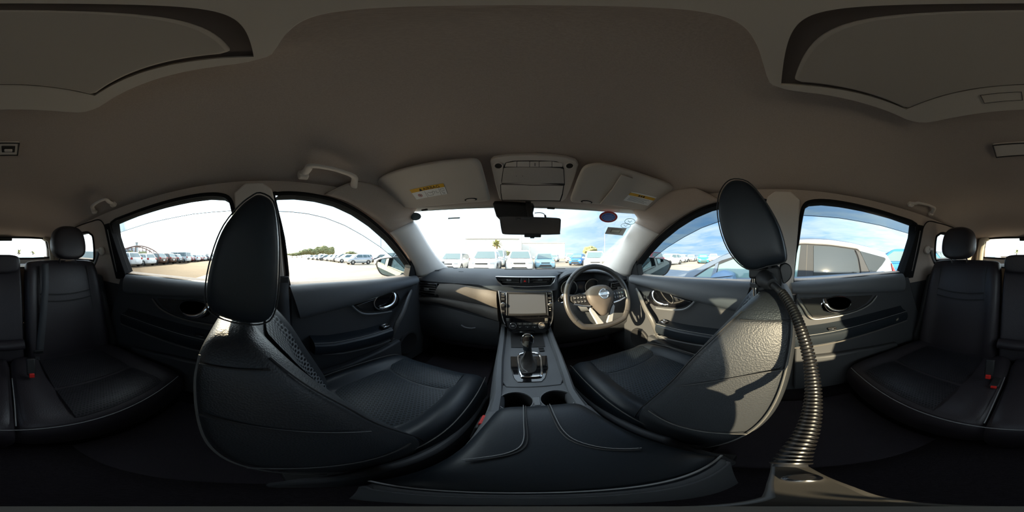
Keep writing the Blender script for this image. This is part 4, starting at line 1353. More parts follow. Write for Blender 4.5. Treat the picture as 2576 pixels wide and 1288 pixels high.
def buckle(c, lean, label, red=True):
    c = V(c)
    t = thing('belt_buckle', c, label, 'seat belt buckle')
    rt = Matrix.Rotation(lean, 3, 'Y')
    v, f = box_geo((0, 0, 0.035), (0.028, 0.050, 0.085))
    mk('buckle_body', [c + rt @ p for p in v], f, M_black, t, bevel=0.005)
    v, f = box_geo((0, 0.004, 0.081), (0.022, 0.034, 0.012))
    mk('release_button', [c + rt @ p for p in v], f, M_red, t, bevel=0.002)
    v, f = box_geo((0, 0, -0.06), (0.010, 0.03, 0.13))
    mk('buckle_stalk', [c + rt @ p for p in v], f, M_black, t, bevel=0.002)
    return t


p = onz(1211, 1058, 0.752)
buckle(p - V((0, 0, 0.085)), 0.1, 'red-buttoned seat belt buckle between the passenger seat and the armrest')
p = onz(1517, 1073, 0.745)
buckle(p - V((0, 0, 0.085)), -0.1, 'red-buttoned seat belt buckle between the driver seat and the armrest')

# shoulder belts of the front seats on the B-pillars
for s, who in ((-1, 'passenger'), (1, 'driver')):
    g = sp(s, 0.075, 1.085, -0.03)
    t = thing('front_seat_belt', g - V((0, 0, 0.6)), 'black shoulder belt hanging on the %s door pillar' % who, 'seat belt')
    box('belt_guide', g, (0.016, 0.055, 0.05), M_black, t, bevel=0.006)
    rows = []
    for k in range(8):
        p = g.lerp(V((s * 0.66, 0.10, 0.55)), k / 7)
        rows.append([p + V((-s * 0.012, -0.022, 0)), p + V((-s * 0.012, 0.022, 0))])
    v, f = grid_geo(rows)
    o = mk('webbing', v, f, M_belt, t)
    so = o.modifiers.new('t', 'SOLIDIFY')
    so.thickness = 0.0015
# height-adjuster on the passenger pillar seen past the headrest
g = onx(722, 752, -0.66)

# ------------------------------------------------------------------ rear bench
def pillow(name, c, w, d, hgt, m, parent, lean=0.0, pw=2.8, taper=0.85, n=22):
    """rounded cushion block: superellipse outline in x-z, soft front and back"""
    c = V(c)
    rings = []
    for v_, k in ((-1.0, 0.55), (-0.97, 0.80), (-0.85, 0.94), (-0.55, 1.0), (0.0, 1.02), (0.55, 1.0), (0.85, 0.94), (0.97, 0.80), (1.0, 0.55)):
        ring = []
        for j in range(n):
            a = 2 * math.pi * j / n
            ca, sa = math.cos(a), math.sin(a)
            x = w / 2 * k * math.copysign(abs(ca) ** (2 / pw), ca)
            z = hgt / 2 * (0.25 + 0.75 * k) * math.copysign(abs(sa) ** (2 / pw), sa)
            x *= 1 - (1 - taper) * (z / hgt + 0.5)
            ring.append(c + V((x, d / 2 * v_ + lean * z, z)))
        rings.append(ring)
    v, f = loft(rings)
    return mk(name, v, f, m, parent, sub=1)


bench = thing('rear_bench', (0, -0.7, 0.38), 'black leather rear bench seat with three backrests and two tall headrests', 'rear seat')
def back_block(name, x0, x1, m, ztop=1.165, zb=0.56, yt=-0.965, yb=-0.80, thick=0.14, bolster=0.03, inner=None):
    cx, hw = (x0 + x1) / 2, (x1 - x0) / 2
    rings = []
    for k, (t, sc_, th) in enumerate(((0.0, .93, .6), (0.03, .98, .9), (0.15, 1.0, 1.0), (0.35, 1, 1), (0.55, 1, 1), (0.75, .99, 1), (0.90, .965, .9), (0.965, .93, .7), (1.0, .86, .4))):
        z = zb + (ztop - zb) * t
        y = yb + (yt - yb) * t
        w = hw * sc_
        half = [(0, 0.0), (.45, 0.002), (.62, 0.004), (.74, bolster * .7), (.88, bolster), (.97, bolster * .4), (1.0, -0.03), (1.0, -0.08), (.93, -0.12), (0, -0.125)]
        right = [V((cx + w * u, y + q * th - (1 - th) * 0.05, z)) for u, q in half]
        left = [V((cx - w * u, y + q * th - (1 - th) * 0.05, z)) for u, q in half[1:-1]][::-1]
        rings.append(right + left)
    v, f = loft(rings)
    return mk(name, v, f, m, bench, sub=2)
for s in (-1, 1):
    a, b = (0.135, 0.635)
    x0, x1 = (a, b) if s > 0 else (-b, -a)
    bk = back_block('backrest', x0, x1, M_rearleather)
    cx = (x0 + x1) / 2
    # cross seams of the quilted centre panel and its side seams
    for z, yy in ((0.975, -0.905), (0.935, -0.896)):
        pts = cr([V((cx + 0.5 * 0.5 * u * 0.62, yy + 0.006, z - 0.012 * (1 - u * u))) for u in (-1, -0.5, 0, 0.5, 1)], 5)
        tube('cross_seam', pts, 0.0030, M_black, bk, n=5)
    for e in (-1, 1):
        tube('panel_seam', cr([V((cx + e * 0.156, -0.953 + 0.004, 1.13)), V((cx + e * 0.158, -0.915 + .008, 0.98)), V((cx + e * 0.165, -0.865 + .008, 0.80)), V((cx + e * 0.165, -0.82 + .008, 0.64))], 5), 0.0022, M_black, bk, n=5)
    hrp = (s * 0.42, -0.975, 1.275)
    hr = pillow('headrest', hrp, 0.235, 0.125, 0.215, M_rearleather, bench, lean=-0.15, taper=0.86)
    for e in (-1, 1):
        tube('headrest_post', [V((s * 0.42 + e * 0.055, -0.968, 1.19)), V((s * 0.42 + e * 0.055, -0.985, 1.12))], 0.006, M_chrome, hr, n=8)
    # cushion
    rings = []
    for y, zc, zb_, hw, z0 in ((-0.87, .585, .60, .30, .42), (-0.75, .60, .625, .305, .40), (-0.6, .612, .635, .31, .40), (-0.45, .622, .636, .31, .40), (-0.37, .622, .628, .31, .41), (-0.325, .600, .602, .305, .43), (-0.305, .55, .55, .30, .47)):
        ccx = s * 0.345
        hw2 = 0.30
        half = [(0, zc + .004), (.35, zc + .003), (.60, zc), (.72, zc + (zb_ - zc) * .7), (.84, zb_), (.93, zb_ - .01), (.985, zb_ - .04), (1.0, (zb_ + z0) / 2), (.97, z0), (0, z0)]
        right = [V((ccx + hw2 * u, y, z)) for u, z in half]
        left = [V((ccx - hw2 * u, y, z)) for u, z in half[1:-1]][::-1]
        rings.append(right + left)
    v, f = loft(rings)
    cu_ = mk('cushion', v, f, M_rearleather, bench, sub=2)
    for y0, y1 in ((-0.78, -0.52), (-0.505, -0.345)):
        gr = []
        for k in range(8):
            y = y0 + (y1 - y0) * k / 7
            zc = interp([(-0.87, .585), (-0.75, .60), (-0.6, .612), (-0.45, .622), (-0.37, .622), (-0.325, .600)], y)
            gr.append([V((s * 0.36 + 0.165 * u, y, zc + 0.003 + 0.007 * math.sin(math.pi * k / 7) ** .5 + 0.003 * (1 - u * u))) for u in [j / 5 - 1 for j in range(11)]])
        v, f = grid_geo(gr)
        mk('cushion_insert', v, f, M_perfr, cu_, angle=0)
cb_ = back_block('centre_backrest', -0.13, 0.13, M_rearleather, ztop=1.135, bolster=0.006)
pillow('centre_headrest', (0, -0.948, 1.145), 0.235, 0.09, 0.105, M_rearleather, bench, taper=0.97, pw=4)
tube('backrest_roll', cr([V((-0.125, -0.81, 0.70)), V((0, -0.80, 0.695)), V((0.125, -0.81, 0.70))], 6), 0.03, M_rearleather, cb_, n=12)
rings = []
for y, zt, hw in ((-0.87, .60, .055), (-0.6, .625, .058), (-0.42, .632, .06), (-0.345, .625, .06), (-0.315, .595, .058), (-0.302, .55, .055)):
    rings.append([V((x, y, z)) for x, z in ((-hw, .42), (-hw, zt - .012), (-hw * .8, zt), (0, zt + .004), (hw * .8, zt), (hw, zt - .012), (hw, .42))])
v, f = loft(rings)
cc_ = mk('centre_cushion', v, f, M_rearleather, bench, sub=1)
tube('front_hem', cr([V((x, -0.322 + 0.0 * x, 0.603)) for x in (-0.60, -0.3, 0, 0.3, 0.60)], 4), 0.0018, M_thread, bench, n=5)
tube('front_hem', cr([V((-0.058, -0.33, 0.622)), V((-0.06, -0.45, 0.636)), V((-0.058, -0.6, 0.63))], 4), 0.0018, M_thread, bench, n=5)
tube('front_hem', cr([V((0.058, -0.33, 0.622)), V((0.06, -0.45, 0.636)), V((0.058, -0.6, 0.63))], 4), 0.0018, M_thread, bench, n=5)
prism('bench_base', [V((x, y, 0.42)) for x, y in ((-0.62, -0.36), (0.62, -0.36), (0.62, -0.95), (-0.62, -0.95))], (0, 0, -0.06), M_black, bench)
# rear shelf behind the backrest
tag(prism('luggage_cover', [(-0.62, -1.04, 1.12), (0.62, -1.04, 1.12), (0.62, -1.9, 1.10), (-0.62, -1.9, 1.10)], (0, 0, -0.01), M_black), 'black roller cover over the luggage space behind the bench', 'luggage cover')

# rear belts and buckles
def ribbon(name, pts, w, m, parent, across):
    rows = [[p - V(across) * w / 2, p + V(across) * w / 2] for p in cr(pts, 6)]
    v, f = grid_geo(rows)
    o = mk(name, v, f, m, parent)
    so = o.modifiers.new('t', 'SOLIDIFY')
    so.thickness = 0.0016
    return o
t = thing('rear_seat_belt', (-0.245, -0.9, 0.65), 'black lap belt hanging down the left rear backrest with its loose steel tongue', 'seat belt')
bpts = [ony(a, b, y) for a, b, y in ((112, 662, -0.945), (112, 720, -0.90), (107, 790, -0.865), (101, 850, -0.835), (98, 885, -0.815))]
ribbon('webbing', [p + V((0, 0.018, 0)) for p in bpts], 0.040, M_belt, t, (1, 0, 0))
c = ony(97, 884, -0.80)
box('tongue_grip', c, (0.050, 0.012, 0.018), M_black, t, bevel=0.004)
c2 = ony(94, 902, -0.79)
prism('tongue', [c2 + V((x, 0, z)) for x, z in ((-0.011, 0.016), (0.011, 0.016), (0.011, -0.018), (-0.011, -0.018))], (0, 0.002, 0), M_satin, t, holes=[[c2 + V((x, 0, z)) for x, z in ((-0.006, -0.002), (0.006, -0.002), (0.006, -0.012), (-0.006, -0.012))]])
for (px, py, lab) in ((80, 942, 'rear belt buckle with red button on the passenger side of the bench'), (2486, 945, 'rear belt buckle with red button on the driver side of the bench, upright one'), (2500, 966, 'small rear belt buckle lying by the centre cushion, red edge showing')):
    q = onz(px, py, 0.66)
    t = thing('rear_belt_buckle', q - V((0, 0, 0.03)), lab, 'seat belt buckle')
    if py != 966:
        box('buckle_body', q + V((0, -0.022, 0.03)), (0.034, 0.018, 0.085), M_black, t, rot=Matrix.Rotation(0.35, 3, 'X'), bevel=0.005)
        box('release_button', q + V((0, 0.001, -0.006)), (0.020, 0.012, 0.022), M_red, t, rot=Matrix.Rotation(0.35, 3, 'X'), bevel=0.003)
    else:
        box('buckle_body', q + V((0, -0.03, -0.02)), (0.034, 0.06, 0.016), M_black, t, bevel=0.005)
        box('release_button', q + V((0, 0.003, -0.018)), (0.020, 0.010, 0.010), M_red, t, bevel=0.002)
for s, who, px, py in ((-1, 'passenger', 247, 628), (1, 'driver', 2331, 620)):
    p = sp(s, -0.93 if s < 0 else -0.93, 1.225 if s < 0 else 1.235, -0.012)
    t = thing('rear_belt_anchor', p, 'pale belt guide on the rear pillar of the %s side' % who, 'belt guide')
    disc('anchor_cap', p, (-s, 0, -0.2), 0.028, 0.018, M_trimgrey, t, n=22, rim=[(0, 0.030), (0.012, 0.028), (0.018, 0.020)])
    box('belt_slot', p + V((-s * 0.020, -0.025, 0.005)), (0.014, 0.045, 0.020), M_pillar, t, bevel=0.005)
    ribbon('webbing', [p + V((-s * 0.012, -0.03, 0)), p + V((-s * 0.018, -0.05, -0.06)), p + V((-s * 0.03, -0.08, -0.12))], 0.04, M_belt, t, (0, 1, 0))

# ------------------------------------------------------------------ sun visors
HP0, HPN = V((0, 0.72, 1.415)), V((0, 0.42, 0.907)).normalized()
def onh(px, py, off=0.0):
    return onp(px, py, HP0 - HPN * off, HPN)
M_vis = mat('visor cloth', (0.60, 0.54, 0.475), 0.85, spec=0.2, bump=('noise', 420, 0.3, 0.0008))
def sunvisor(px, label, name='sun_visor'):
    pts = cr([onh(a, b, 0.040) for a, b in px], 3, True)
    c = sum(pts, V((0, 0, 0))) / len(pts)
    t = thing(name, c + HPN * 0.03, label, 'sun visor')
    rings = []
    for k, d in ((0.90, 0.0), (0.97, 0.0008), (0.995, 0.004), (1.0, 0.009), (0.995, 0.014), (0.97, 0.018), (0.90, 0.019)):
        rings.append([c + (p - c) * k + HPN * d for p in pts])
    v, f = loft(rings)
    mk('visor_body', v, f, M_vis, t, angle=60)
    return t
VL = [(946, 470), (952, 452), (985, 436), (1040, 421), (1100, 410), (1160, 404), (1192, 402), (1208, 412), (1217, 440), (1228, 482), (1232, 502), (1222, 508), (1170, 512), (1100, 519), (1035, 525), (1012, 521), (1000, 512), (970, 492)]
visL = sunvisor(VL, 'grey sun visor above the passenger seat with yellow warning label')
VR = [(1436, 506), (1440, 490), (1455, 450), (1468, 425), (1490, 416), (1520, 415), (1580, 430), (1640, 449), (1685, 465), (1699, 478), (1695, 495), (1660, 522), (1635, 531), (1600, 528), (1540, 519), (1480, 513), (1445, 511)]
visR = sunvisor(VR, 'grey sun visor above the steering wheel with white label and fabric strap')


def on_vis(px, py, off): return onh(px, py, 0.0405 + off)
def vquad(name, px, m, parent, off=0.0005, thick=0.0004):
    return prism(name, [on_vis(a, b, off + thick) for a, b in px], HPN * thick, m, parent, smooth=False)
# passenger visor label
A, B, C_, D = V((1030, 478, 0)), V((1115, 461.5, 0)), V((1126, 488, 0)), V((1048, 502, 0))
def lab(u, v_):
    t_ = A.lerp(B, u)
    b_ = D.lerp(C_, u)
    q = t_.lerp(b_, v_)
    return (q.x, q.y)
def labq(u0, u1, v0, v1): return [lab(u0, v0), lab(u1, v0), lab(u1, v1), lab(u0, v1)]
lb = vquad('label_paper', labq(0, 1, 0, 1), M_white, visL, 0.0004)
vquad('label_band', labq(0, 1, 0, 0.33), M_yellow, lb, 0.0010)
vquad('warning_triangle', [lab(0.245, 0.30), lab(0.345, 0.28), lab(0.285, 0.05)], M_ink, lb, 0.0016)
p0, p1, p2 = on_vis(*lab(0.38, 0.18), 0.0016), on_vis(*lab(0.85, 0.18), 0.0016), on_vis(*lab(0.6, 0.05), 0.0016)
xd = (p1 - p0).normalized()
yd = (p2 - on_vis(*lab(0.6, 0.28), 0.0016)).normalized()
yd = (yd - xd * yd.dot(xd)).normalized()
text('label_word', 'AIRBAG', (p1 - p0).length / 3.3, (p0 + p1) / 2, xd, yd, M_ink, lb, depth=0.0002)
for u in (0.37, 0.80):
    vquad('label_rule', labq(u, u + 0.006, 0.38, 0.98), M_ink, lb, 0.0010)
c = on_vis(*lab(0.185, 0.68), 0.0010)
rr = 0.0085
ringp = [c + (xd * math.cos(a) + yd * math.sin(a)) * rr for a in [R(15 * j) for j in range(24)]]
tube('prohibition_ring', ringp, 0.0009, M_redprint, lb, n=5, closed=True)
tube('prohibition_bar', [c + (xd * -0.7 + yd * 0.7) * rr, c + (xd * 0.7 - yd * 0.7) * rr], 0.0008, M_redprint, lb, n=5)
for ang in (20, 100, 160, 230, 300):
    tube('pictogram_stroke', [c, c + (xd * math.cos(R(ang)) + yd * math.sin(R(ang))) * rr * 0.62], 0.0009, M_ink, lb, n=4)
for pts in (((0.42, 0.55), (0.42, 0.85), (0.58, 0.85), (0.58, 0.60)), ((0.46, 0.50), (0.52, 0.62), (0.60, 0.55)), ((0.60, 0.48), (0.66, 0.60), (0.62, 0.75)), ((0.70, 0.5), (0.70, 0.72), (0.76, 0.72)), ((0.84, 0.45), (0.95, 0.45), (0.95, 0.62), (0.84, 0.62), (0.84, 0.45)), ((0.86, 0.70), (0.88, 0.80), (0.93, 0.80), (0.93, 0.92), (0.86, 0.92))):
    tube('pictogram_stroke', [on_vis(*lab(*q), 0.0010) for q in pts], 0.0006, M_ink, lb, n=4)
# thumb notch clips on the front edge
for (px, py, par) in ((1184, 503, visL), (1476, 509, visR)):
    c = on_vis(px, py, 0.002)
    o = [c + V((0.026 * math.cos(a), 0.009 * math.sin(a) * 0.9, -0.009 * math.sin(a) * 0.42)) for a in [R(18 * j) for j in range(20)]]
    prism('visor_clip', o, HPN * 0.012, M_black, par, bevel=0.002)
    prism('clip_face', [c + (q - c) * 0.75 - HPN * 0.001 for q in o], HPN * 0.004, M_trimgrey, par)
# strap and label on the driver visor
vquad('strap', [(1564, 441), (1592, 449), (1570, 480), (1541, 517), (1510, 514), (1540, 478)], M_vis, visR, 0.005, 0.006)
A, B, C_, D = V((1589, 482, 0)), V((1652, 497, 0)), V((1630, 518, 0)), V((1568, 504, 0))
lb = vquad('label_paper', labq(0, 1, 0, 1), M_white, visR, 0.0004)
vquad('label_band', labq(0.0, 1, 0.12, 0.38), M_yellow, lb, 0.0010)
for k in range(3):
    vquad('label_mark', labq(0.36 + 0.09 * k, 0.42 + 0.09 * k, 0.17, 0.32), M_ink, lb, 0.0014)
for k in range(5):
    vquad('label_line', labq(0.10 + 0.02 * (k % 2), 0.86 - 0.07 * (k % 3), 0.47 + 0.095 * k, 0.50 + 0.095 * k), mat('grey print', (0.35, 0.36, 0.38), 0.7), lb, 0.0010)
# dark bezel shadows where the visors sit: recess rims
for px in (VL, VR):
    pass
# windscreen clips peeking below the header
for k, (px, py) in enumerate(((1068, 528), (1386, 524))):
    o = box('header_clip', onh(px, py, 0.01), (0.035, 0.012, 0.008), M_black, visL if k == 0 else visR)

# ------------------------------------------------------------------ overhead console
oc = [onh(a, b, 0.018) for a, b in ((1233, 406), (1240, 399), (1270, 394), (1310, 391.5), (1345, 391), (1390, 393), (1425, 397), (1450, 405), (1456, 414), (1448, 440), (1436, 475), (1424, 500), (1415, 507), (1340, 508), (1265, 507), (1256, 500), (1246, 465), (1238, 430))]
c = sum(oc, V((0, 0, 0))) / len(oc)
ohc = thing('overhead_console', c + HPN * 0.02, 'grey overhead console with switch row and sunglasses lid above the mirror', 'overhead console')
prism('console_body', oc, HPN * 0.02, M_trimgrey, ohc, bevel=0.004)
def hq(name, px, off, m, thick=0.004, bevel=0.0015, parent=ohc):
    return prism(name, [onh(a, b, 0.018 + off) for a, b in px], HPN * thick, m, parent, bevel=bevel)
M_gap = mat('panel gap', (0.03, 0.027, 0.024), 0.8)
hq('lid_gap', [(1266, 420), (1272, 409), (1290, 405), (1345, 404), (1400, 406), (1412, 411), (1419, 424), (1421, 466), (1418, 466), (1262, 463), (1261, 455)], 0.0006, M_gap, 0.002, 0)
hq('sunglasses_lid', [(1267, 424), (1274, 422), (1345, 421), (1410, 423.5), (1417.5, 426), (1419.5, 462), (1340, 463), (1262.5, 461)], 0.003, mat('perforated lid', (0.50, 0.45, 0.40), 0.7, bump=('voronoi', 700, 0.6, 0.001)), 0.006)
for x0, x1 in ((1270, 1300), (1301, 1332), (1333, 1356), (1357, 1388), (1389, 1415)):
    hq('map_light_switch', [(x0 + (3 if x0 == 1270 else 0), 407 if x0 != 1270 else 411), (x1, 406.5 if x1 < 1400 else 411), (x1, 420), (x0, 420)], 0.003, M_trimgrey, 0.005, 0.001)
hq('switch_mark', [(1345, 410.5), (1346.5, 410.5), (1346.5, 418), (1345, 418)], 0.0045, M_ink, 0.001, 0)
for px in (1254, 1433):
    c = onh(px, 417, 0.019)
    o = disc('lamp_recess', c, HPN, 0.012, 0.012, M_gap, ohc, n=20)
    tube('lamp_ring', [c - HPN * 0.001 + V((0.013 * math.cos(a), 0.013 * math.sin(a) * .9, -0.013 * math.sin(a) * .42)) for a in [R(18 * j) for j in range(20)]], 0.002, M_trimgrey, ohc, n=6, closed=True)
hq('lid_gap', [(1258.5, 464), (1340, 465.5), (1419, 466), (1416, 490), (1410, 507), (1340, 506.5), (1262, 505), (1259, 485)], 0.0006, M_gap, 0.002, 0)
hq('holder_lid', [(1260.5, 466), (1340, 467.5), (1417, 468), (1414, 488), (1408, 505), (1340, 504.5), (1264, 503), (1261, 485)], 0.003, M_trimgrey, 0.006)
for px in (1299, 1315):
    disc('microphone_hole', onh(px, 443, 0.0215), HPN, 0.0012, 0.001, M_ink, ohc, n=8)
# header lip in front of the console
lip = [V((x, 0.752, roof_z(x, 0.752) + 0.006)) for x in [k / 10 * 0.585 for k in range(-10, 11)]]
tube('header_lip', lip, 0.008, M_trimgrey, ceil, n=8)

# ------------------------------------------------------------------ flip-down monitor on the roof
mon = thing('roof_monitor', (0, -0.12, 1.60), 'closed flip-down monitor in a pale housing on the headliner', 'roof monitor')
hs = cr([V(p) for p in ((-0.15, 0.010, 1.572), (0, 0.012, 1.572), (0.15, 0.010, 1.572), (0.185, -0.005, 1.574), (0.198, -0.05, 1.578), (0.198, -0.20, 1.580), (0.192, -0.262, 1.58), (0.15, -0.292, 1.58), (0, -0.303, 1.58), (-0.15, -0.292, 1.58), (-0.192, -0.262, 1.58), (-0.198, -0.20, 1.580), (-0.198, -0.05, 1.578), (-0.185, -0.005, 1.574))], 3, True)
hole = [V(p) for p in ((-0.178, -0.008, 0), (0.178, -0.008, 0), (0.178, -0.020, 0), (0.170, -0.218, 0), (-0.170, -0.218, 0), (-0.178, -0.020, 0))]
M_mon = mat('monitor housing', (0.56, 0.50, 0.43), 0.5, spec=0.4)
outer_top = [V((p.x * 1.02, p.y + (0.004 if p.y > -0.1 else -0.004), 1.607)) for p in hs]
lowr = [V((p.x, p.y, 1.572)) for p in hs]
inner = [V((p.x, p.y, 1.571)) for p in hole]
prism('housing', [V((p.x, p.y, 1.570)) for p in hs], (0, 0, 0.035), M_mon, mon, holes=[[V((p.x, p.y, 1.570)) for p in hole]], bevel=0.006)
prism('housing_recess', [V((p.x, p.y, 1.579)) for p in hole], (0, 0, 0.004), mat('monitor recess', (0.17, 0.14, 0.125), 0.8), mon)
pn = [V(p) for p in ((-0.160, -0.024, 1.566), (0.160, -0.024, 1.566), (0.166, -0.034, 1.566), (0.166, -0.206, 1.566), (0.160, -0.2155, 1.566), (-0.160, -0.2155, 1.566), (-0.166, -0.206, 1.566), (-0.166, -0.034, 1.566))]
prism('screen_back', pn, (0, 0, 0.018), mat('monitor lid', (0.43, 0.38, 0.325), 0.6, spec=0.3), mon, bevel=0.004)
bq = [onz(a, b, 1.569) for a, b in ((2466, 240), (2570, 231), (2573, 252), (2476, 260))]
prism('open_button', bq, (0, 0, 0.004), M_mon, mon, bevel=0.001)
tube('button_outline', [q - V((0, 0, 0.0004)) for q in bq], 0.0007, M_gap, mon, n=4, closed=True)

# coat hook and roof lamp further back
lamp = thing('roof_lamp', (-0.0, -0.62, 1.60), 'dim grey rear roof lamp set in the headliner', 'roof lamp')
q = [V((x, y, roof_z(x, y) - 0.004)) for x, y in ((0.035, -0.545), (0.035, -0.60), (-0.10, -0.60), (-0.10, -0.545))]
q = [onz(a, b, 1.592) for a, b in ((2497, 366), (2576, 360), (2576, 390), (2506, 396))]
q = q[:1] + [V((-q[0].x - 0.0, q[1].y, q[1].z)), V((-q[0].x, q[2].y, q[2].z))] + q[3:]
prism('lamp_lens', q, (0, 0, 0.012), M_trimgrey, lamp, bevel=0.004)
tube('lamp_rim', q, 0.003, M_gap, lamp, n=5, closed=True)
c = onz(21, 376, 1.59)
hk = thing('belt_catch', c, 'small dark belt catch recessed in the headliner behind the roof monitor', 'belt catch')
prism('catch_recess', [c + V((x, y, 0)) for x, y in ((-0.022, -0.022), (0.022, -0.022), (0.022, 0.022), (-0.022, 0.022))], (0, 0, 0.008), M_gap, hk, bevel=0.003)
box('catch_tab', c + V((0, 0, -0.005)), (0.026, 0.014, 0.008), M_trimgrey, hk)

# ------------------------------------------------------------------ grab handles
def onroof(px, py, gap=0.0):
    """where a sight line meets the headliner"""
    d, lo, hi = ray(px, py), 0.05, 3.0
    for _ in range(50):
        m_ = (lo + hi) / 2
        p = CAM + d * m_
        inside = p.z < roof_z(p.x, p.y) and abs(p.x) < abs(side_x(min(p.z, 1.47), 1))
        lo, hi = (m_, hi) if inside else (lo, m_)
    return CAM + d * (lo - gap)


def grab(px, X, label, s):
    a, b, c_, d = [onroof(p[0], p[1], 0.012) for p in px]
    t = thing('grab_handle', (b + c_) / 2, label, 'grab handle')
    inn = V((-s * 0.028, 0, -0.010))
    pts = cr([a, a.lerp(b, 0.55) + inn * 0.6, b + inn, b.lerp(c_, 0.35) + inn * 1.3 + V((0, 0, .004)), b.lerp(c_, 0.65) + inn * 1.3 + V((0, 0, .004)), c_ + inn, d.lerp(c_, 0.45) + inn * 0.6, d], 5)
    k = len(pts)
    tube('grip', pts, [0.016 - 0.006 * math.sin(math.pi * i / (k - 1)) for i in range(k)], M_trimgrey, t, n=12, flat=0.62, upv=(0, 0, 1))
    for e in (a, d):
        box('handle_foot', e + V((s * 0.008, 0, 0.0)), (0.026, 0.036, 0.036), M_trimgrey, t, rot=Matrix.Rotation(s * 0.35, 3, 'Y'), bevel=0.008)
    return t
grab(((764, 437), (776, 421), (880, 446), (888, 476)), -0.565, 'grey grab handle on the roof rail above the front passenger window', -1)
grab(((236, 531), (243, 517), (277, 499), (283, 512)), -0.565, 'dim grey grab handle above the passenger side rear window', -1)
grab(((2293, 512), (2301, 509), (2340, 521), (2343, 536)), 0.565, 'dim grey grab handle above the driver side rear window', 1)

# ------------------------------------------------------------------ rear-view mirror and camera housing
MY = 0.60
mc = ony(1335, 566, MY)
rvm = thing('rear_view_mirror', mc, 'wide black digital rear-view mirror hanging from the windscreen', 'rear-view mirror')
def my(px, py, dy=0.0): return ony(px, py, MY + dy)
outl = cr([my(*p) for p in ((1257, 549), (1262, 545), (1300, 545), (1350, 546), (1400, 548), (1410, 551), (1411, 558), (1409, 585), (1404, 589), (1350, 590), (1300, 589.5), (1268, 588.5), (1262, 583), (1258, 560))], 2, True)
c = sum(outl, V((0, 0, 0))) / len(outl)
rings = [[c + (p - c) * k + V((0, d, 0)) for p in outl] for k, d in ((0.985, -0.002), (1.0, 0.0), (1.0, 0.012), (0.92, 0.026), (0.6, 0.034))]
v, f = loft(rings)
mk('mirror_housing', v, f, M_black, rvm)
prism('mirror_face', [c + (p - c) * 0.965 + V((0, -0.0035, 0)) for p in outl], (0, 0.001, 0), M_darkmirror, rvm)
box('mirror_controls', my(1340, 592, 0.002) , (0.062, 0.014, 0.014), M_black, rvm, bevel=0.003)
box('mirror_lever', my(1339, 596, 0.002), (0.016, 0.010, 0.010), M_black, rvm, bevel=0.002)
mount = [my(1337, 555, 0.03), V((c.x + 0.0, 0.66, 1.40)), V((c.x, 0.70, 1.44))]
tube('mirror_arm', mount, 0.012, M_black, rvm, n=10)
# camera cover between mirror and header
cvp = [onp(a, b, (0, 0.665, 1.40), (0, 1, 0.25)) for a, b in ((1238, 512), (1345, 518), (1343, 530), (1338, 548), (1300, 552), (1262, 560), (1248, 545))]
prism('camera_cover', cvp, V((0, 0.05, 0.03)), M_black, rvm, bevel=0.006)
wire = cr([ony(a, b, 0.63) for a, b in ((1345, 536), (1358, 535), (1368, 538), (1373, 546))], 5)
tube('camera_cable', wire, 0.0016, M_black, rvm, n=6)
disc('cable_plug', ony(1371, 541, 0.625), (0.2, 0, -1), 0.004, 0.012, M_black, rvm, n=10)

# ------------------------------------------------------------------ stickers on the windscreen
def sticker(name, px, m, label, off=0.004, group=None):
    pts = [onws(a, b, off) for a, b in px]
    o = prism(name, pts, WSN.normalized() * 0.0004, m, smooth=False)
    tag(o, label, 'sticker', group)
    return o
def ell(cx, cy, rx, ry, n=28): return [(cx + rx * math.cos(2 * math.pi * k / n), cy + ry * math.sin(2 * math.pi * k / n)) for k in range(n)]
sticker('round_sticker', ell(1044, 543.5, 16, 10), mat('grey sticker back', (0.07, 0.10, 0.10), 0.6), 'small round dark grey sticker in the top passenger corner of the windscreen')
st_ = sticker('service_sticker', ell(1530, 544.5, 23, 14), M_redprint, 'round blue service sticker with red rim high on the windscreen')
def sub_st(nm, px, m, parent, off):
    return prism(nm, [onws(a, b, off) for a, b in px], WSN.normalized() * 0.0004, m, parent, smooth=False)
sub_st('sticker_field', ell(1530, 544.5, 17.5, 10.2), mat('sticker white ring', (0.55, 0.62, 0.75), 0.6), st_, 0.005)
sub_st('sticker_field', ell(1530, 544.5, 16.3, 9.4), M_blueprint, st_, 0.006)
for k, (w0, w1) in enumerate(((-9, 9), (-13, 13), (-14, 13), (-12, 13), (-8, 8))):
    y = 538.2 + 3.1 * k
    sub_st('sticker_line', [(1530 + w0, y), (1530 + w1, y), (1530 + w1, y + 1.3), (1530 + w0, y + 1.3)], mat('pale print', (0.35, 0.5, 0.85), 0.6), st_, 0.007)
st_ = sticker('inspection_sticker', [(1529, 570), (1576, 573.5), (1566, 591.5), (1521, 587)], mat('grey translucent sticker', (0.42, 0.42, 0.39), 0.7), 'grey rectangular inspection sticker on the windscreen by the driver pillar')
sub_st('sticker_field', [(1538, 574), (1564, 576), (1557, 586), (1533, 583.5)], mat('olive field', (0.25, 0.25, 0.20), 0.7), st_, 0.005)
sub_st('sticker_field', [(1540, 576), (1560, 577.5), (1555, 583.5), (1537, 582)], mat('cream field', (0.55, 0.54, 0.46), 0.7), st_, 0.006)
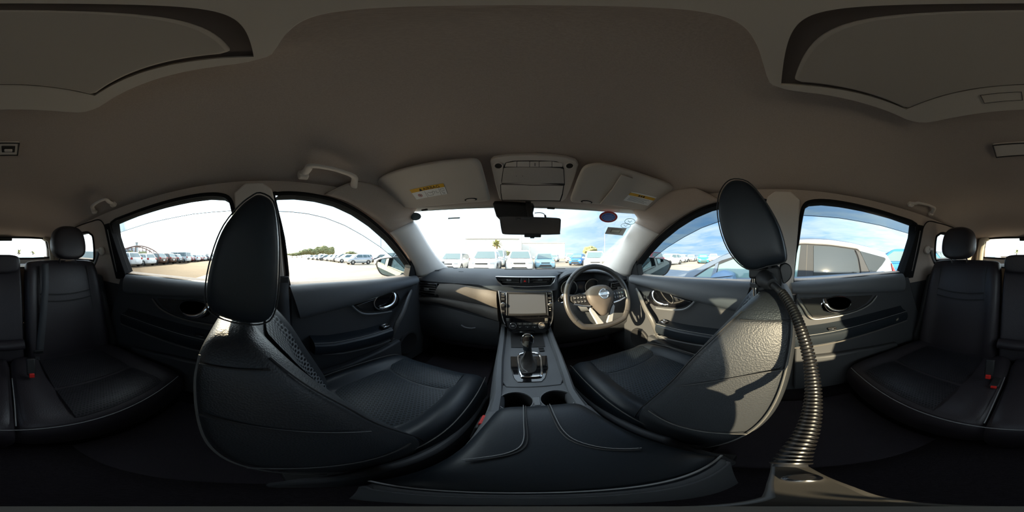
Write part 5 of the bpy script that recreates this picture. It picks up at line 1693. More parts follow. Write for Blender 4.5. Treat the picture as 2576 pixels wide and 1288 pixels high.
for (cx, cy, rx, ry, lb_) in ((1584, 556, 13, 7.5, 'larger green-ringed round sticker near the driver pillar on the windscreen'), (1573.5, 566.5, 12, 6, 'smaller grey-ringed round sticker just below the green-ringed one')):
    pts = [onws(a, b, 0.004) for a, b in ell(cx, cy, rx, ry)]
    g_m = mat('green ring print', (0.10, 0.30, 0.26), 0.6) if rx == 13 else mat('grey ring print', (0.33, 0.40, 0.40), 0.6)
    o = tube('ring_sticker', pts, 0.0016, g_m, None, n=4, closed=True)
    tag(o, lb_, 'sticker')
    tube('sticker_mark', [onws(cx - 5, cy - 2, 0.004), onws(cx, cy + 2, 0.004), onws(cx + 5, cy - 2, 0.004)], 0.0016, g_m, o, n=4)
# faint film mark on the passenger half and the clip by the pillar
o = sticker('film_mark', [(1128, 546.5), (1158, 545), (1157, 548.5), (1127, 550)], mat('pale blue film', (0.55, 0.68, 0.72), 0.6), 'faint pale blue film mark on the passenger half of the windscreen')
o = sticker('pillar_clip', [(1032, 563), (1037, 563), (1043, 573), (1040, 573)], M_black, 'tiny black clip on the windscreen edge by the passenger pillar')

# ------------------------------------------------------------------ gooseneck mount that carries the camera
gn = thing('gooseneck_mount', V((0.30, 0.02, 1.12)), 'black ribbed gooseneck mount clamped to the driver headrest posts', 'gooseneck mount')
path = [(1945, 716, 0.275), (1958, 727, 0.268), (1974, 745, 0.258), (1995, 780, 0.242), (2012, 820, 0.228), (2028, 870, 0.218), (2040, 925, 0.214), (2046, 980, 0.210), (2043, 1035, 0.204), (2030, 1085, 0.199), (2010, 1125, 0.196), (1994, 1155, 0.196), (1988, 1175, 0.196)]
gp_ = cr([ond(a, b, d) for a, b, d in path], 10)
tube('neck_core', gp_, 0.0060, M_black, gn, n=10)
# ribs: a closely wound spiral of separate rings along the neck
cum = [0.0]
for a, b in zip(gp_, gp_[1:]):
    cum.append(cum[-1] + (b - a).length)
L_ = cum[-1]
nr = int(L_ / 0.0046)
M_rib = mat('ribbed black hose', (0.007, 0.0065, 0.0065), 0.33, spec=0.25)
first = None
ring_me = None
for k in range(5, nr):
    sdist = L_ * k / nr
    i = max(j for j in range(len(cum)) if cum[j] <= sdist)
    i = min(i, len(gp_) - 2)
    t_ = (sdist - cum[i]) / max(1e-9, cum[i + 1] - cum[i])
    c = gp_[i].lerp(gp_[i + 1], t_)
    dirv = (gp_[i + 1] - gp_[i]).normalized()
    if ring_me is None:
        pts = [V((0.0064 * math.cos(R(22.5 * j)), 0.0064 * math.sin(R(22.5 * j)), 0)) for j in range(16)]
        o = tube('neck_rib', [p + V((0, 0, 0)) for p in pts], 0.0017, M_rib, None, n=6, closed=True, origin=(0, 0, 0))
        ring_me = o.data
    else:
        o = bpy.data.objects.new('neck_rib', ring_me)
        link(o)
    o.parent = gn
    o.location = c - OFF[gn]
    o.rotation_euler = dirv.to_track_quat('Z', 'Y').to_euler()
# clamp on the headrest posts
cl0 = onx(1900, 688, 0.30)
def cq(px, py, X): return onx(px, py, X)
blk = [cq(*p, 0.295) for p in ((1897, 678), (1905, 672), (1950, 668), (1962, 672), (1966, 700), (1968, 722), (1940, 732), (1905, 738), (1900, 715))]
prism('clamp_body', blk, (0.060, 0, 0), M_black, gn, bevel=0.006)
kn = cr([cq(*p, 0.300) for p in ((1962, 672), (1975, 662), (1988, 668), (1993, 685), (1988, 702), (1972, 714), (1966, 700))], 4, True)
prism('clamp_knob', kn, (0.035, 0, 0), mat('knob rubber', (0.016, 0.016, 0.017), 0.45), gn, bevel=0.005)
box('clamp_bar', V((0.365, 0.035, 1.155)), (0.17, 0.035, 0.022), M_black, gn, bevel=0.005)
disc('clamp_screw', cq(1935, 674, 0.290), (-0.3, 0, 1), 0.005, 0.012, M_chrome, gn, n=12)
a0, a1 = ond(1928, 704, 0.315), ond(1947, 717, 0.275)
dv = (a1 - a0)
disc('neck_socket', a0 - dv * 0.3, dv, 0.016, 0.05, M_black, gn, n=20, rim=[(0, 0.018), (0.02, 0.017), (0.036, 0.013), (0.05, 0.0095)])
# bracket under the camera at the free end
BZ = 1.19 - 0.19
pl_ = cr([onz(a, b, BZ) for a, b in ((1940, 1160), (1975, 1150), (2020, 1165), (2075, 1195), (2150, 1225), (2250, 1255))], 4)
far = [V((CAM.x + 0.006 * math.cos(a), CAM.y + 0.006 * math.sin(a), BZ)) for a in [R(-100 - 20 * j) for j in range(8)]]
ed = [onz(a, b, BZ) for a, b in ((1915, 1250), (1928, 1215), (1938, 1180))]
prism('camera_bracket', pl_ + far + ed, (0, 0, -0.010), mat('grey bracket', (0.03, 0.028, 0.025), 0.42, spec=0.4), gn, bevel=0.002)
c = onz(2018, 1203, BZ)
disc('bracket_bolt', c, (0, 0, 1), 0.005, 0.005, M_chrome, gn, n=16, rim=[(0, 0.0055), (0.003, 0.005), (0.005, 0.0035)])
disc('camera_screw', V((CAM.x, CAM.y, BZ)), (0, 0, 1), 0.0065, 0.004, mat('brown-grey screw', (0.09, 0.083, 0.074), 0.5), gn, n=20)

# ------------------------------------------------------------------ door mirrors outside
def door_mirror(s, px, cpx, label):
    Yp = 0.86
    pts = cr([ony(a, b, Yp) for a, b in px], 3, True)
    c = sum(pts, V((0, 0, 0))) / len(pts)
    t = thing('door_mirror', V((s * 0.78, 0.86, 1.02)), label, 'door mirror')
    body_m = mat('mirror shell paint', (0.55, 0.55, 0.55), 0.25, spec=0.5, coat=0.5)
    rings = [[c + (p - c) * k + V((0, d - s * 0.55 * (p.x - c.x) * k, 0)) for p in pts] for k, d in ((0.97, 0.0), (1.0, 0.004), (1.02, 0.02), (0.98, 0.06), (0.85, 0.095), (0.55, 0.115), (0.1, 0.12))]
    v, f = loft(rings)
    mk('mirror_shell', v, f, body_m, t)
    rings = [[c + (p - c) * k + V((0, d - s * 0.55 * (p.x - c.x) * k, 0)) for p in pts] for k, d in ((0.985, -0.002), (0.90, -0.006), (0.88, -0.003))]
    v, f = loft(rings, True, False)
    mk('mirror_rim', v, f, M_black, t)
    prism('mirror_pane', [c + (p - c) * 0.905 + V((0, -0.004 - s * 0.55 * (p.x - c.x) * 0.905, 0)) for p in pts], (0, 0.003, 0), M_mirror, t)
    tube('mirror_foot', [c + V((-s * 0.05, 0.05, -0.06)), V((s * 0.80, 0.87, 1.04)), V((s * 0.73, 0.88, 1.05))], [0.028, 0.025, 0.03], M_black, t, n=10)
    return t
door_mirror(-1, ((963, 660), (970, 650), (1000, 646), (1024, 648), (1027, 660), (1022, 690), (1012, 697), (990, 697), (972, 690), (965, 675)), None, 'white-shelled door mirror outside the front passenger window')
door_mirror(1, ((1603, 655), (1607, 647), (1640, 647), (1660, 652), (1668, 662), (1662, 685), (1650, 695), (1620, 696), (1610, 688), (1605, 672)), None, 'white-shelled door mirror outside the driver window')

# ================================================================== OUTSIDE
PAINT = {}
def paint(name, col, metal=0.0, rough=0.25):
    return mat('car paint ' + name, col, rough, metal, spec=0.5, coat=0.6)


P_white = paint('white', (0.80, 0.80, 0.79))
P_pearl = paint('pearl', (0.72, 0.72, 0.70))
P_silver = paint('silver', (0.50, 0.53, 0.56), 0.4)
P_grey = paint('grey', (0.12, 0.125, 0.13), 0.4)
P_black = paint('black', (0.02, 0.02, 0.022))
P_brown = paint('brown', (0.11, 0.06, 0.045), 0.3)
P_red = paint('wine red', (0.18, 0.03, 0.04), 0.3)
P_blue = paint('blue', (0.03, 0.18, 0.50), 0.3)
P_lblue = paint('light blue', (0.33, 0.58, 0.72), 0.2)
P_teal = paint('teal', (0.02, 0.42, 0.55), 0.2)
M_cglass = mat('car glass', (0.10, 0.15, 0.16), 0.04, spec=0.9)
M_tyre = mat('tyre', (0.015, 0.015, 0.015), 0.8)
M_rimm = mat('alloy', (0.45, 0.46, 0.48), 0.3, 0.9)
M_lamp = mat('head lamp', (0.70, 0.74, 0.78), 0.1, 0.4)
M_tail = mat('tail lamp', (0.40, 0.02, 0.02), 0.2)
M_grille = mat('black grille', (0.03, 0.03, 0.03), 0.4)

KINDS = {
    # L, W, H, belt z, hood z, windscreen foot y, windscreen top y, roof rear y, rear glass foot y, hood start
    'hatch': dict(L=3.95, W=1.69, H=1.50, belt=0.95, hood=0.90, y=(1.05, 0.35, -1.35, -1.80), r=0.29),
    'kei': dict(L=3.40, W=1.48, H=1.62, belt=0.98, hood=0.95, y=(1.10, 0.70, -1.35, -1.62), r=0.27),
    'suv': dict(L=4.40, W=1.80, H=1.63, belt=1.02, hood=1.00, y=(1.12, 0.30, -1.55, -2.00), r=0.35),
    'wagon': dict(L=4.50, W=1.75, H=1.50, belt=0.95, hood=0.92, y=(1.25, 0.45, -1.75, -2.10), r=0.31),
    'sedan': dict(L=4.55, W=1.76, H=1.45, belt=0.93, hood=0.90, y=(1.15, 0.35, -0.95, -1.60), r=0.32),
    'van': dict(L=4.70, W=1.70, H=1.96, belt=1.10, hood=1.12, y=(2.05, 1.40, -2.15, -2.30), r=0.32),
    'coupe': dict(L=4.30, W=1.75, H=1.24, belt=0.82, hood=0.78, y=(0.85, 0.05, -0.75, -1.6), r=0.31),
}
PROTO = {}


def car_parts(kind):
    """list of (name, verts, faces, role, smooth/bevel/sub, parent index) around the car's own origin, nose towards +y"""
    if kind in PROTO:
        return PROTO[kind]
    K = KINDS[kind]
    L, W, H, belt, hood = K['L'], K['W'], K['H'], K['belt'], K['hood']
    y0, y1, y2, y3 = K['y']
    r = K['r']
    h2 = L / 2
    parts = []
    # lower body
    st = [(h2, .42, .62, .74), (h2 - .05, .28, hood - .20, .88), (h2 - .25, .20, hood - .09, .965), (h2 - .6, .19, hood - .03, 1.0), (y0, .19, belt - .005, 1.0), (0, .19, belt, 1.0), (-h2 + .7, .19, belt + .01, 1.0), (-h2 + .25, .20, belt + .02, .985), (-h2 + .06, .28, belt, .93), (-h2, .42, belt - .12, .85)]
    if kind == 'sedan' or kind == 'coupe':
        st[-3] = (-h2 + .35, .20, belt + .03, .97)
    rings = []
    for y, zb, zt, w in st:
        hw = W / 2 * w
        half = [(0, zb), (.80, zb), (.96, zb + .05), (1.0, zb + (zt - zb) * .35), (1.0, zb + (zt - zb) * .62), (.975, zt - .10 if zt - .10 > zb + .1 else zt - .05), (.90, zt - .015), (.55, zt + .02), (0, zt + .03)]
        rt = [V((hw * u, y, z)) for u, z in half]
        lf = [V((-hw * u, y, z)) for u, z in half[1:-1]][::-1]
        rings.append(rt + lf)
    v, f = loft(rings)
    parts.append(('body', v, f, 'paint', dict(sub=1), None))
    # cabin: ring at belt, shoulder, roof edge, roof
    def rect(z, ya, yb, hw, rr=0.06):
        pts = []
        for cx, cy, a0 in ((hw - rr, ya - rr, 0), (-hw + rr, ya - rr, 90), (-hw + rr, yb + rr, 180), (hw - rr, yb + rr, 270)):
            for k in range(4):
                a = R(a0 + 30 * k)
                pts.append(V((cx + rr * math.cos(a), cy + rr * math.sin(a), z)))
        return pts
    hb, ht = W / 2 * .93, W / 2 * .74
    def lerp(a, b, t): return a + (b - a) * t
    ringsc = [rect(belt - .04, y0 + .03, y3 - .02, hb), rect(lerp(belt, H, .5), lerp(y0, y1, .52), lerp(y3, y2, .5), lerp(hb, ht, .45)), rect(H - .07, y1 + .05, y2 - .06, ht), rect(H - .02, y1 - .08, y2 + .06, ht * .92, .1), rect(H, y1 - .4, y2 + .35, ht * .6, .12)]
    v, f = loft(ringsc)
    parts.append(('cabin', v, f, 'paint', dict(angle=35), None))
    # glass quads, a little proud of the cabin
    def side_w(s, ya, yb, za, zb_, slope_a=0.0, slope_b=0.0):
        def P_(y, z):
            t = (z - belt) / (H - belt)
            return V((s * (lerp(hb, ht, t * 1.04) + .012), y, z))
        return [P_(ya, za), P_(yb, za), P_(yb + slope_b, zb_), P_(ya + slope_a, zb_)]
    za, zb_ = belt + .035, H - .125
    ymid = (y1 + y2) / 2 + .12
    for s in (-1, 1):
        q = side_w(s, y0 - .18, ymid + .04, za, zb_, lerp(y0, y1, .86) - .12 - (y0 - .18), 0)
        parts.append(('side_window', q + [p - V((s * .012, 0, 0)) for p in q], [(0, 1, 2, 3), (0, 4, 5, 1), (1, 5, 6, 2), (2, 6, 7, 3), (3, 7, 4, 0)], 'glass', dict(smooth=False), None))
        q = side_w(s, ymid - .04, y2 + .30, za, zb_, 0, 0)
        parts.append(('side_window', q + [p - V((s * .012, 0, 0)) for p in q], [(0, 1, 2, 3), (0, 4, 5, 1), (1, 5, 6, 2), (2, 6, 7, 3), (3, 7, 4, 0)], 'glass', dict(smooth=False), None))
        if kind not in ('sedan', 'kei', 'coupe'):
            q = side_w(s, y2 + .24, y3 + .16, za + .03, zb_ - .01, 0, (y2 - y3) * .65)
            parts.append(('side_window', q + [p - V((s * .012, 0, 0)) for p in q], [(0, 1, 2, 3), (0, 4, 5, 1), (1, 5, 6, 2), (2, 6, 7, 3), (3, 7, 4, 0)], 'glass', dict(smooth=False), None))
    def end_w(ya, yb, out):
        t0, t1 = .05, .84
        P_ = lambda u, t: V((u * lerp(hb, ht, t) * .86, lerp(ya, yb, t) + out, lerp(belt, H - .02, t)))
        q = [P_(-1, t0), P_(1, t0), P_(1, t1), P_(-1, t1)]
        d = V((0, -math.copysign(.012, out), 0))
        return q + [p + d for p in q], [(0, 1, 2, 3), (0, 4, 5, 1), (1, 5, 6, 2), (2, 6, 7, 3), (3, 7, 4, 0)]
    v, f = end_w(y0 + .03, y1 + .05, .022)
    parts.append(('windscreen', v, f, 'glass', dict(smooth=False), None))
    v, f = end_w(y3 - .02, y2 - .06, -.022)
    parts.append(('rear_window', v, f, 'glass', dict(smooth=False), None))
    # wheels
    for s in (-1, 1):
        for y in (h2 - .78, -h2 + .74):
            c = V((s * (W / 2 - .21), y, r))
            v, f = disc_geo(c, (s, 0, 0), r, .2, 22, [(0, r * .9), (.02, r), (.19, r), (.215, r * .93), (.215, r * .66), (.19, r * .64)])
            parts.append(('wheel', v, f, 'tyre', dict(angle=40), None))
            pi = len(parts) - 1
            gs = [disc_geo(c + V((s * .185, 0, 0)), (s, 0, 0), r * .2, .025, 10)]
            for k in range(5):
                a = R(72 * k + 18)
                d = V((0, math.cos(a), math.sin(a)))
                e = V((0, -math.sin(a), math.cos(a)))
                o = c + V((s * .195, 0, 0))
                q = [o + d * r * .12 + e * r * .10, o + d * r * .12 - e * r * .10, o + d * r * .66 - e * r * .07, o + d * r * .66 + e * r * .07]
                gs.append((q + [p - V((s * .02, 0, 0)) for p in q], [(0, 1, 2, 3), (0, 4, 5, 1), (1, 5, 6, 2), (2, 6, 7, 3), (3, 7, 4, 0)]))
            v, f = join_geo(*gs)
            parts.append(('wheel_rim', v, f, 'rim', dict(smooth=False), pi))
            # dark arch
            ar = [c + V((s * .200, r * 1.13 * math.cos(R(a)), r * 1.13 * math.sin(R(a)))) for a in range(-10, 191, 20)]
            v, f = tube_geo(ar, .035, 6)
            parts.append(('wheel_arch', v, f, 'grille', {}, None))
    # lamps, grille, bumper grille, plates, mirrors
    for s in (-1, 1):
        c = V((s * W / 2 * .70, h2 - .085, hood - .235))
        v, f = box_geo(c, (W * .17, .14, .13), Matrix.Rotation(-s * .30, 3, 'Z'))
        parts.append(('head_lamp', v, f, 'lamp', dict(bevel=.03), None))
        c = V((s * W / 2 * .80, -h2 + .055, belt - .10))
        v, f = box_geo(c, (W * .14, .10, .22), Matrix.Rotation(s * .25, 3, 'Z'))
        parts.append(('tail_lamp', v, f, 'tail', dict(bevel=.03), None))
        c = V((s * (W / 2 + .06), y0 - .32, belt + .05))
        v, f = box_geo(c, (.20, .09, .13))
        parts.append(('wing_mirror', v, f, 'paint', dict(bevel=.03), None))
    v, f = box_geo((0, h2 - .03, hood - .27), (W * .42, .10, .09))
    parts.append(('grille', v, f, 'grille', dict(bevel=.02), None))
    gz = .40
    v, f = loft([[V((-W * .33, h2 - .06, gz - .08)), V((W * .33, h2 - .06, gz - .08)), V((W * .24, h2 - .05, gz + .10)), V((-W * .24, h2 - .05, gz + .10))], [V((-W * .33, h2 + .012, gz - .08)), V((W * .33, h2 + .012, gz - .08)), V((W * .24, h2 + .022, gz + .10)), V((-W * .24, h2 + .022, gz + .10))]])
    parts.append(('bumper_grille', v, f, 'grille', dict(bevel=.015), None))
    v, f = box_geo((0, -h2 + .0, .62), (.34, .03, .17))
    parts.append(('number_plate', v, f, 'plate', dict(bevel=.004), None))
    PROTO[kind] = [parts, None]
    return PROTO[kind]


ROLE = {'glass': M_cglass, 'tyre': M_tyre, 'rim': M_rimm, 'grille': M_grille, 'lamp': M_lamp, 'tail': M_tail, 'plate': M_white}
CARN = [0]


def car(kind, col, x, y, heading, label, group=None, name=None):
    """heading in degrees clockwise from +y"""
    pr = car_parts(kind)
    t = bpy.data.objects.new(name or 'parked_car', None)
    link(t)
    t.location = (x, y, 0)
    t.rotation_euler = (0, 0, -R(heading))
    tag(t, label, 'car', group)
    OFF[t] = V((0, 0, 0))
    if pr[1] is None:
        objs = []
        for nm, v, f, role, kw, par in pr[0]:
            p_ = t if par is None else objs[par]
            o = mk(nm, v, f, ROLE.get(role, col), p_, **kw)
            objs.append(o)
        pr[1] = objs
    else:
        objs = []
        for src, (nm, v, f, role, kw, par) in zip(pr[1], pr[0]):
            o = src.copy()
            link(o)
            o.parent = t if par is None else objs[par]
            objs.append(o)
    for o, (nm, v, f, role, kw, par) in zip(objs, pr[0]):
        if role == 'paint':
            o.material_slots[0].link = 'OBJECT'
            o.material_slots[0].material = col
    return t


def at(px, d):
    a = R((px - PW / 2) / PW * 360 - YAW)
    return CAM.x + d * math.sin(a), CAM.y + d * math.cos(a)


G1 = 'cars in the row behind the passenger side rear window'
rowA = [('suv', P_white, 'white estate car at the near end of the row seen through the rear passenger-side window'),
        ('wagon', P_white, 'second car of the rear-left row, a white one with its tailgate showing'),
        ('suv', P_brown, 'third car of the rear-left row, dark brown and tall'),
        ('suv', P_brown, 'fourth car of the rear-left row, dark brown beside a small grey one'),
        ('hatch', P_grey, 'fifth car of the rear-left row, a low grey hatchback'),
        ('van', P_pearl, 'sixth vehicle of the rear-left row, a tall cream van'),
        ('hatch', P_red, 'seventh car of the rear-left row, a wine-red hatchback'),
        ('wagon', P_white, 'eighth car of the rear-left row, a white one'),
        ('hatch', P_red, 'ninth car of the rear-left row, small and reddish'),
        ('hatch', P_pearl, 'tenth car of the rear-left row, small and pale'),
        ('wagon', P_grey, 'eleventh car of the rear-left row, dark grey'),
        ('hatch', P_pearl, 'twelfth car of the rear-left row, pale'),
        ('suv', P_brown, 'thirteenth car of the rear-left row, dark brown'),
        ('van', P_lblue, 'pale blue van at the far end of the rear-left row')]
for k, (kd, c, lb_) in enumerate(rowA):
    car(kd, c, -13.0 - 2.75 * k, -14.6 - 0.12 * k, 180 + 6, lb_, G1)
G2 = 'cars in the row ahead of the passenger side window'
rowB = [('suv', P_white, 'white off-roader half hidden behind the passenger door mirror', -11.6, 12.2), ('hatch', P_silver, 'silver hatchback standing alone in the gap left of the door mirror', -19.6, 12.9),
        ('wagon', P_white, 'white estate next beyond the silver hatchback', -25.6, 14.6), ('suv', P_grey, 'dark grey car just left of the white estate beyond the silver hatchback', -29.2, 15.4), ('hatch', P_pearl, 'pale car third beyond the silver hatchback', -32.6, 15.8),
        ('hatch', P_white, 'white car fourth beyond the silver hatchback', -36.2, 16.2), ('wagon', P_grey, 'grey car fifth beyond the silver hatchback', -40.0, 16.4), ('suv', P_white, 'white car sixth beyond the silver hatchback', -44, 16.6),
        ('hatch', P_pearl, 'small pale car near the far end of the front-left row', -49, 16.6), ('hatch', P_white, 'last small white car of the front-left row', -54, 16.6)]
for kd, c, lb_, x, y in rowB:
    car(kd, c, x, y, 186, lb_, G2)
for kd, c, lb_, x, y in (('hatch', P_black, 'black hatchback behind the silver hatchback', -23.6, 20.5), ('wagon', P_silver, 'silver estate roof behind the white off-roader', -17.5, 20.0), ('suv', P_white, 'white roof in the second row behind the white off-roader', -20.4, 20.2), ('suv', P_pearl, 'pale roof in the second row behind the white estate', -31.0, 22.0)):
    car(kd, c, x, y, 186, lb_, G2)
G3 = 'cars facing the windscreen'
rowC = [('wagon', P_white, 'white car with its nose towards us at the passenger end of the windscreen', -5.1, 12.2, 172), ('suv', P_white, 'white compact off-roader facing us, second from the passenger pillar', -2.35, 11.6, 178), ('suv', P_pearl, 'pearl white off-roader with dark grille below the interior mirror', 0.05, 12.3, 182),
        ('hatch', P_lblue, 'light blue hatchback facing us right of the pearl white off-roader', 2.2, 14.8, 184), ('hatch', P_blue, 'bright blue hatchback turned slightly, above the instrument hood', 7.6, 20.2, 212), ('suv', P_white, 'white car in front of the bright blue hatchback near the driver pillar', 6.3, 12.6, 206)]
for kd, c, lb_, x, y, hd in rowC:
    car(kd, c, x, y, hd, lb_, G3)
rowD = [('wagon', P_pearl, 'silvery car behind the passenger end of the windscreen row', -7.2, 18.6, 176), ('van', P_pearl, 'pale van behind the white compact off-roader', -2.4, 19.2, 180), ('suv', P_silver, 'silver car in the gap beside the pearl white off-roader', -0.2, 23.2, 180),
        ('hatch', P_white, 'small white car first in the distance right of the light blue hatchback', 3.6, 27.0, 196), ('hatch', P_pearl, 'small pale car second in the distance right of the light blue hatchback', 7.2, 33.0, 200), ('kei', P_white, 'small boxy white car third in the distance right of the light blue hatchback', 8.9, 27.4, 204)]
for kd, c, lb_, x, y, hd in rowD:
    car(kd, c, x, y, hd, lb_, G3)
G4 = 'cars beyond the driver door mirror'
for kd, c, lb_, px, d, hd in (('suv', P_red, 'wine-red car just above the driver door mirror', 1632, 17, 255), ('wagon', P_white, 'white car right of the wine-red car beyond the driver mirror', 1685, 22, 262), ('hatch', P_white, 'white hatchback in the middle of the lot beyond the driver window', 1716, 31, 250),
                              ('hatch', P_teal, 'turquoise car beyond the roof of the silver car next door', 1768, 27, 240), ('suv', P_pearl, 'pale car behind the turquoise car', 1795, 33, 250), ('wagon', P_silver, 'silver car furthest right beyond the driver window', 1740, 36, 250)):
    x, y = at(px, d)
    car(kd, c, x, y, hd, lb_, G4)
car('hatch', P_blue, 5.2, -5.0, 35, 'deep blue car tucked behind the tail of the silver car next door')
car('hatch', P_grey, 5.8, -9.4, 180, 'grey car standing behind the deep blue car')
car('coupe', P_pearl, -0.9, -7.6, 176, 'low pale car parked close behind, its roof showing under the rear window')
car('wagon', P_white, -3.9, -8.6, 180, 'white car parked beside the low pale one behind us')
car('coupe', P_silver, 2.2, -8.2, 178, 'low silver car parked on the driver side behind us')

# ------------------------------------------------------------------ the silver car next door
nb = thing('parked_car', (3.05, 0.3, 0.0), 'silver-blue people carrier parked right beside the driver doors', 'car')
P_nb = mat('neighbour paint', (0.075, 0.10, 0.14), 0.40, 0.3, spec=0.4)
NX = 2.16
def onn(px, py, off=0.0):
    return onp(px, py, (NX + off, 0, 0.90), (1, 0, -0.22))
def nx(z, off=0.0): return NX + off + 0.22 * (z - 0.90)
def zy(px, py):
    p = onn(px, py)
    return p.y, p.z
# side view outline of the upper body read off its near flank
up_ = [zy(*p) for p in ((1668, 706), (1690, 697), (1718, 690), (1745, 682), (1770, 667), (1795, 655), (1820, 643))]
rf = [(0.55, 1.262), (0.38, 1.322), (0.18, 1.375), (0.0, 1.405), (-0.18, 1.428)] + [zy(*p) for p in ((2010, 603), (2050, 602), (2090, 604), (2140, 611), (2190, 623), (2222, 634), (2232, 643), (2247, 668), (2258, 692))]
outl = [(4.05, 0.72), (3.75, 0.80)] + up_ + rf
outl = [p for p in outl]
low = [(outl[-1][0] - 0.04, 0.55), (outl[-1][0] - 0.02, 0.30), (4.1, 0.25), (4.2, 0.5)]
poly = outl + low
# body: near flank, stepped in towards the roof, carried across to the far flank
def section(k):
    """k 0..1 across the width"""
    return k
xs_ = [(0.0, 0.0, 1.0), (0.05, 0.020, 1.0), (0.22, 0.055, 1.0), (0.5, 0.068, 1.0), (0.78, 0.055, 1.0), (0.95, 0.02, 1.0), (1.0, 0.0, 1.0)]
rings = []
Wn = 1.62
for k, crown, sc_ in xs_:
    ring = []
    for y, z in poly:
        far = (1 - 2 * k)
        x = nx(z) + (Wn - 2 * 0.22 * (z - 0.90)) * k
        zz = z + (crown if z > 0.75 else 0)
        ring.append(V((x, y, zz)))
    rings.append(ring)
v, f = loft(rings)
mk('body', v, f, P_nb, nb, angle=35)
# lower flank, proud of the upper body
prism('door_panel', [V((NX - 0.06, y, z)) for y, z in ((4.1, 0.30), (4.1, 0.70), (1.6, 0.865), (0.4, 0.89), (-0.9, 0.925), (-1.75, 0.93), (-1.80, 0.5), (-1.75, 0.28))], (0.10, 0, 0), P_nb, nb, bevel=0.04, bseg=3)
def nq(name, px, m, off=-0.006, depth=0.012, bevel=0.0):
    return prism(name, [onn(a, b, off) for a, b in px], (depth, 0, 0), m, nb, bevel=bevel)
M_nglass = mat('neighbour window', (0.02, 0.024, 0.026), 0.03, spec=0.35)
M_nfront = glass('neighbour front glass', (0.45, 0.62, 0.62), refl=2.0)
M_npil = mat('grey blacked pillar', (0.016, 0.019, 0.024), 0.6, spec=0.2)
M_nchrome = mat('pale window moulding', (0.12, 0.115, 0.115), 0.4, 0.2)
# pillars / window band
nq('window_band', [(1718, 712), (1775, 676), (1815, 655), (1865, 640), (2005, 612), (2050, 612), (2090, 614), (2140, 621), (2162, 632), (2210, 644), (2228, 650), (2222, 662), (2205, 683), (2190, 694), (2165, 699), (1990, 714)], M_npil, -0.004, 0.01)
nq('front_quarter_glass', [(1732, 708), (1782, 676), (1800, 668), (1795, 690), (1785, 708)], mat('teal side glass', (0.10, 0.17, 0.18), 0.04, spec=0.4), -0.008)
nq('front_door_glass', [(1803, 690), (1809, 666), (1860, 646), (1930, 632), (2004, 620), (2014, 617), (2005, 712), (1800, 712)], mat('teal side glass', (0.10, 0.17, 0.18), 0.04, spec=0.4), -0.008)
nq('front_pillar', [(1784, 710), (1792, 686), (1800, 664), (1808, 660), (1801, 690), (1797, 712)], P_nb, -0.012, 0.012)
nq('door_pillar', [(2014, 617), (2044, 617), (2045, 706), (2003, 712)], M_npil, -0.010, 0.01)
nq('pillar_gap', [(2030, 616), (2031.5, 616), (2027.5, 709), (2026, 709)], M_black, -0.013, 0.006)
nq('rear_door_glass', [(2047, 618), (2090, 620), (2148, 628.5), (2157, 650), (2163, 692), (2047, 699)], M_nglass, -0.012)
nq('rear_quarter_glass', [(2163, 631), (2200, 641), (2225, 648), (2228, 653), (2218, 668), (2200, 687), (2192, 691), (2186, 680)], M_nglass, -0.012)
nq('window_division', [(2150, 628), (2162, 631), (2186, 682), (2193, 695), (2167, 697), (2162, 660)], mat('grey division', (0.025, 0.028, 0.034), 0.6, spec=0.2), -0.010, 0.01)
tube('roof_moulding', cr([onn(a, b, -0.012) for a, b in ((1866, 641), (1930, 628), (2005, 613), (2050, 613.5), (2090, 616), (2140, 623), (2156, 626), (2163, 632))], 5), 0.014, M_nchrome, nb, n=8)
tube('rear_door_edge', cr([onn(a, b, -0.014) for a, b in ((2152, 629), (2160, 648), (2166, 680), (2167, 692))], 5), 0.010, M_black, nb, n=6)
tube('sill_moulding', cr([onn(a, b, -0.014) for a, b in ((1990, 714), (2048, 704), (2110, 699), (2166, 696), (2194, 695))], 5), 0.010, mat('grey division', (0.025, 0.028, 0.034), 0.6, spec=0.2), nb, n=6)
tube('panel_gap', [onn(a, b, -0.004) for a, b in ((2163, 632), (2175, 660), (2193, 696))], 0.004, M_black, nb, n=5)
# tail lamp, wing mirror, wheels
nq('tail_lamp', [(2243, 662), (2252, 680), (2259, 692), (2250, 693), (2246, 680)], M_tail, -0.02, 0.03, 0.005)
mcx = onn(1822, 697, -0.16)
mr = cr([onn(a, b, -0.20) for a, b in ((1785, 697), (1800, 686), (1820, 680), (1842, 688), (1846, 698), (1844, 708), (1800, 712), (1788, 706))], 3, True)
cen = sum(mr, V((0, 0, 0))) / len(mr)
rings = [[cen + (p - cen) * k + V((d, 0, 0)) for p in mr] for k, d in ((0.55, -0.03), (0.9, 0.0), (1.0, 0.05), (1.0, 0.12), (0.85, 0.17))]
v, f = loft(rings)
mk('wing_mirror', v, f, mat('neighbour mirror paint', (0.07, 0.13, 0.22), 0.4, 0.2), nb)
tube('mirror_gap', cr([onn(a, b, -0.235) for a, b in ((1787, 700), (1815, 697), (1843, 694))], 4), 0.004, M_black, nb, n=5)
for y in (3.05, -0.95):
    for x in (NX - 0.03, NX + 1.55):
        disc('wheel', V((x, y, 0.31)), (1, 0, 0), 0.31, 0.2, M_tyre, nb, n=24)

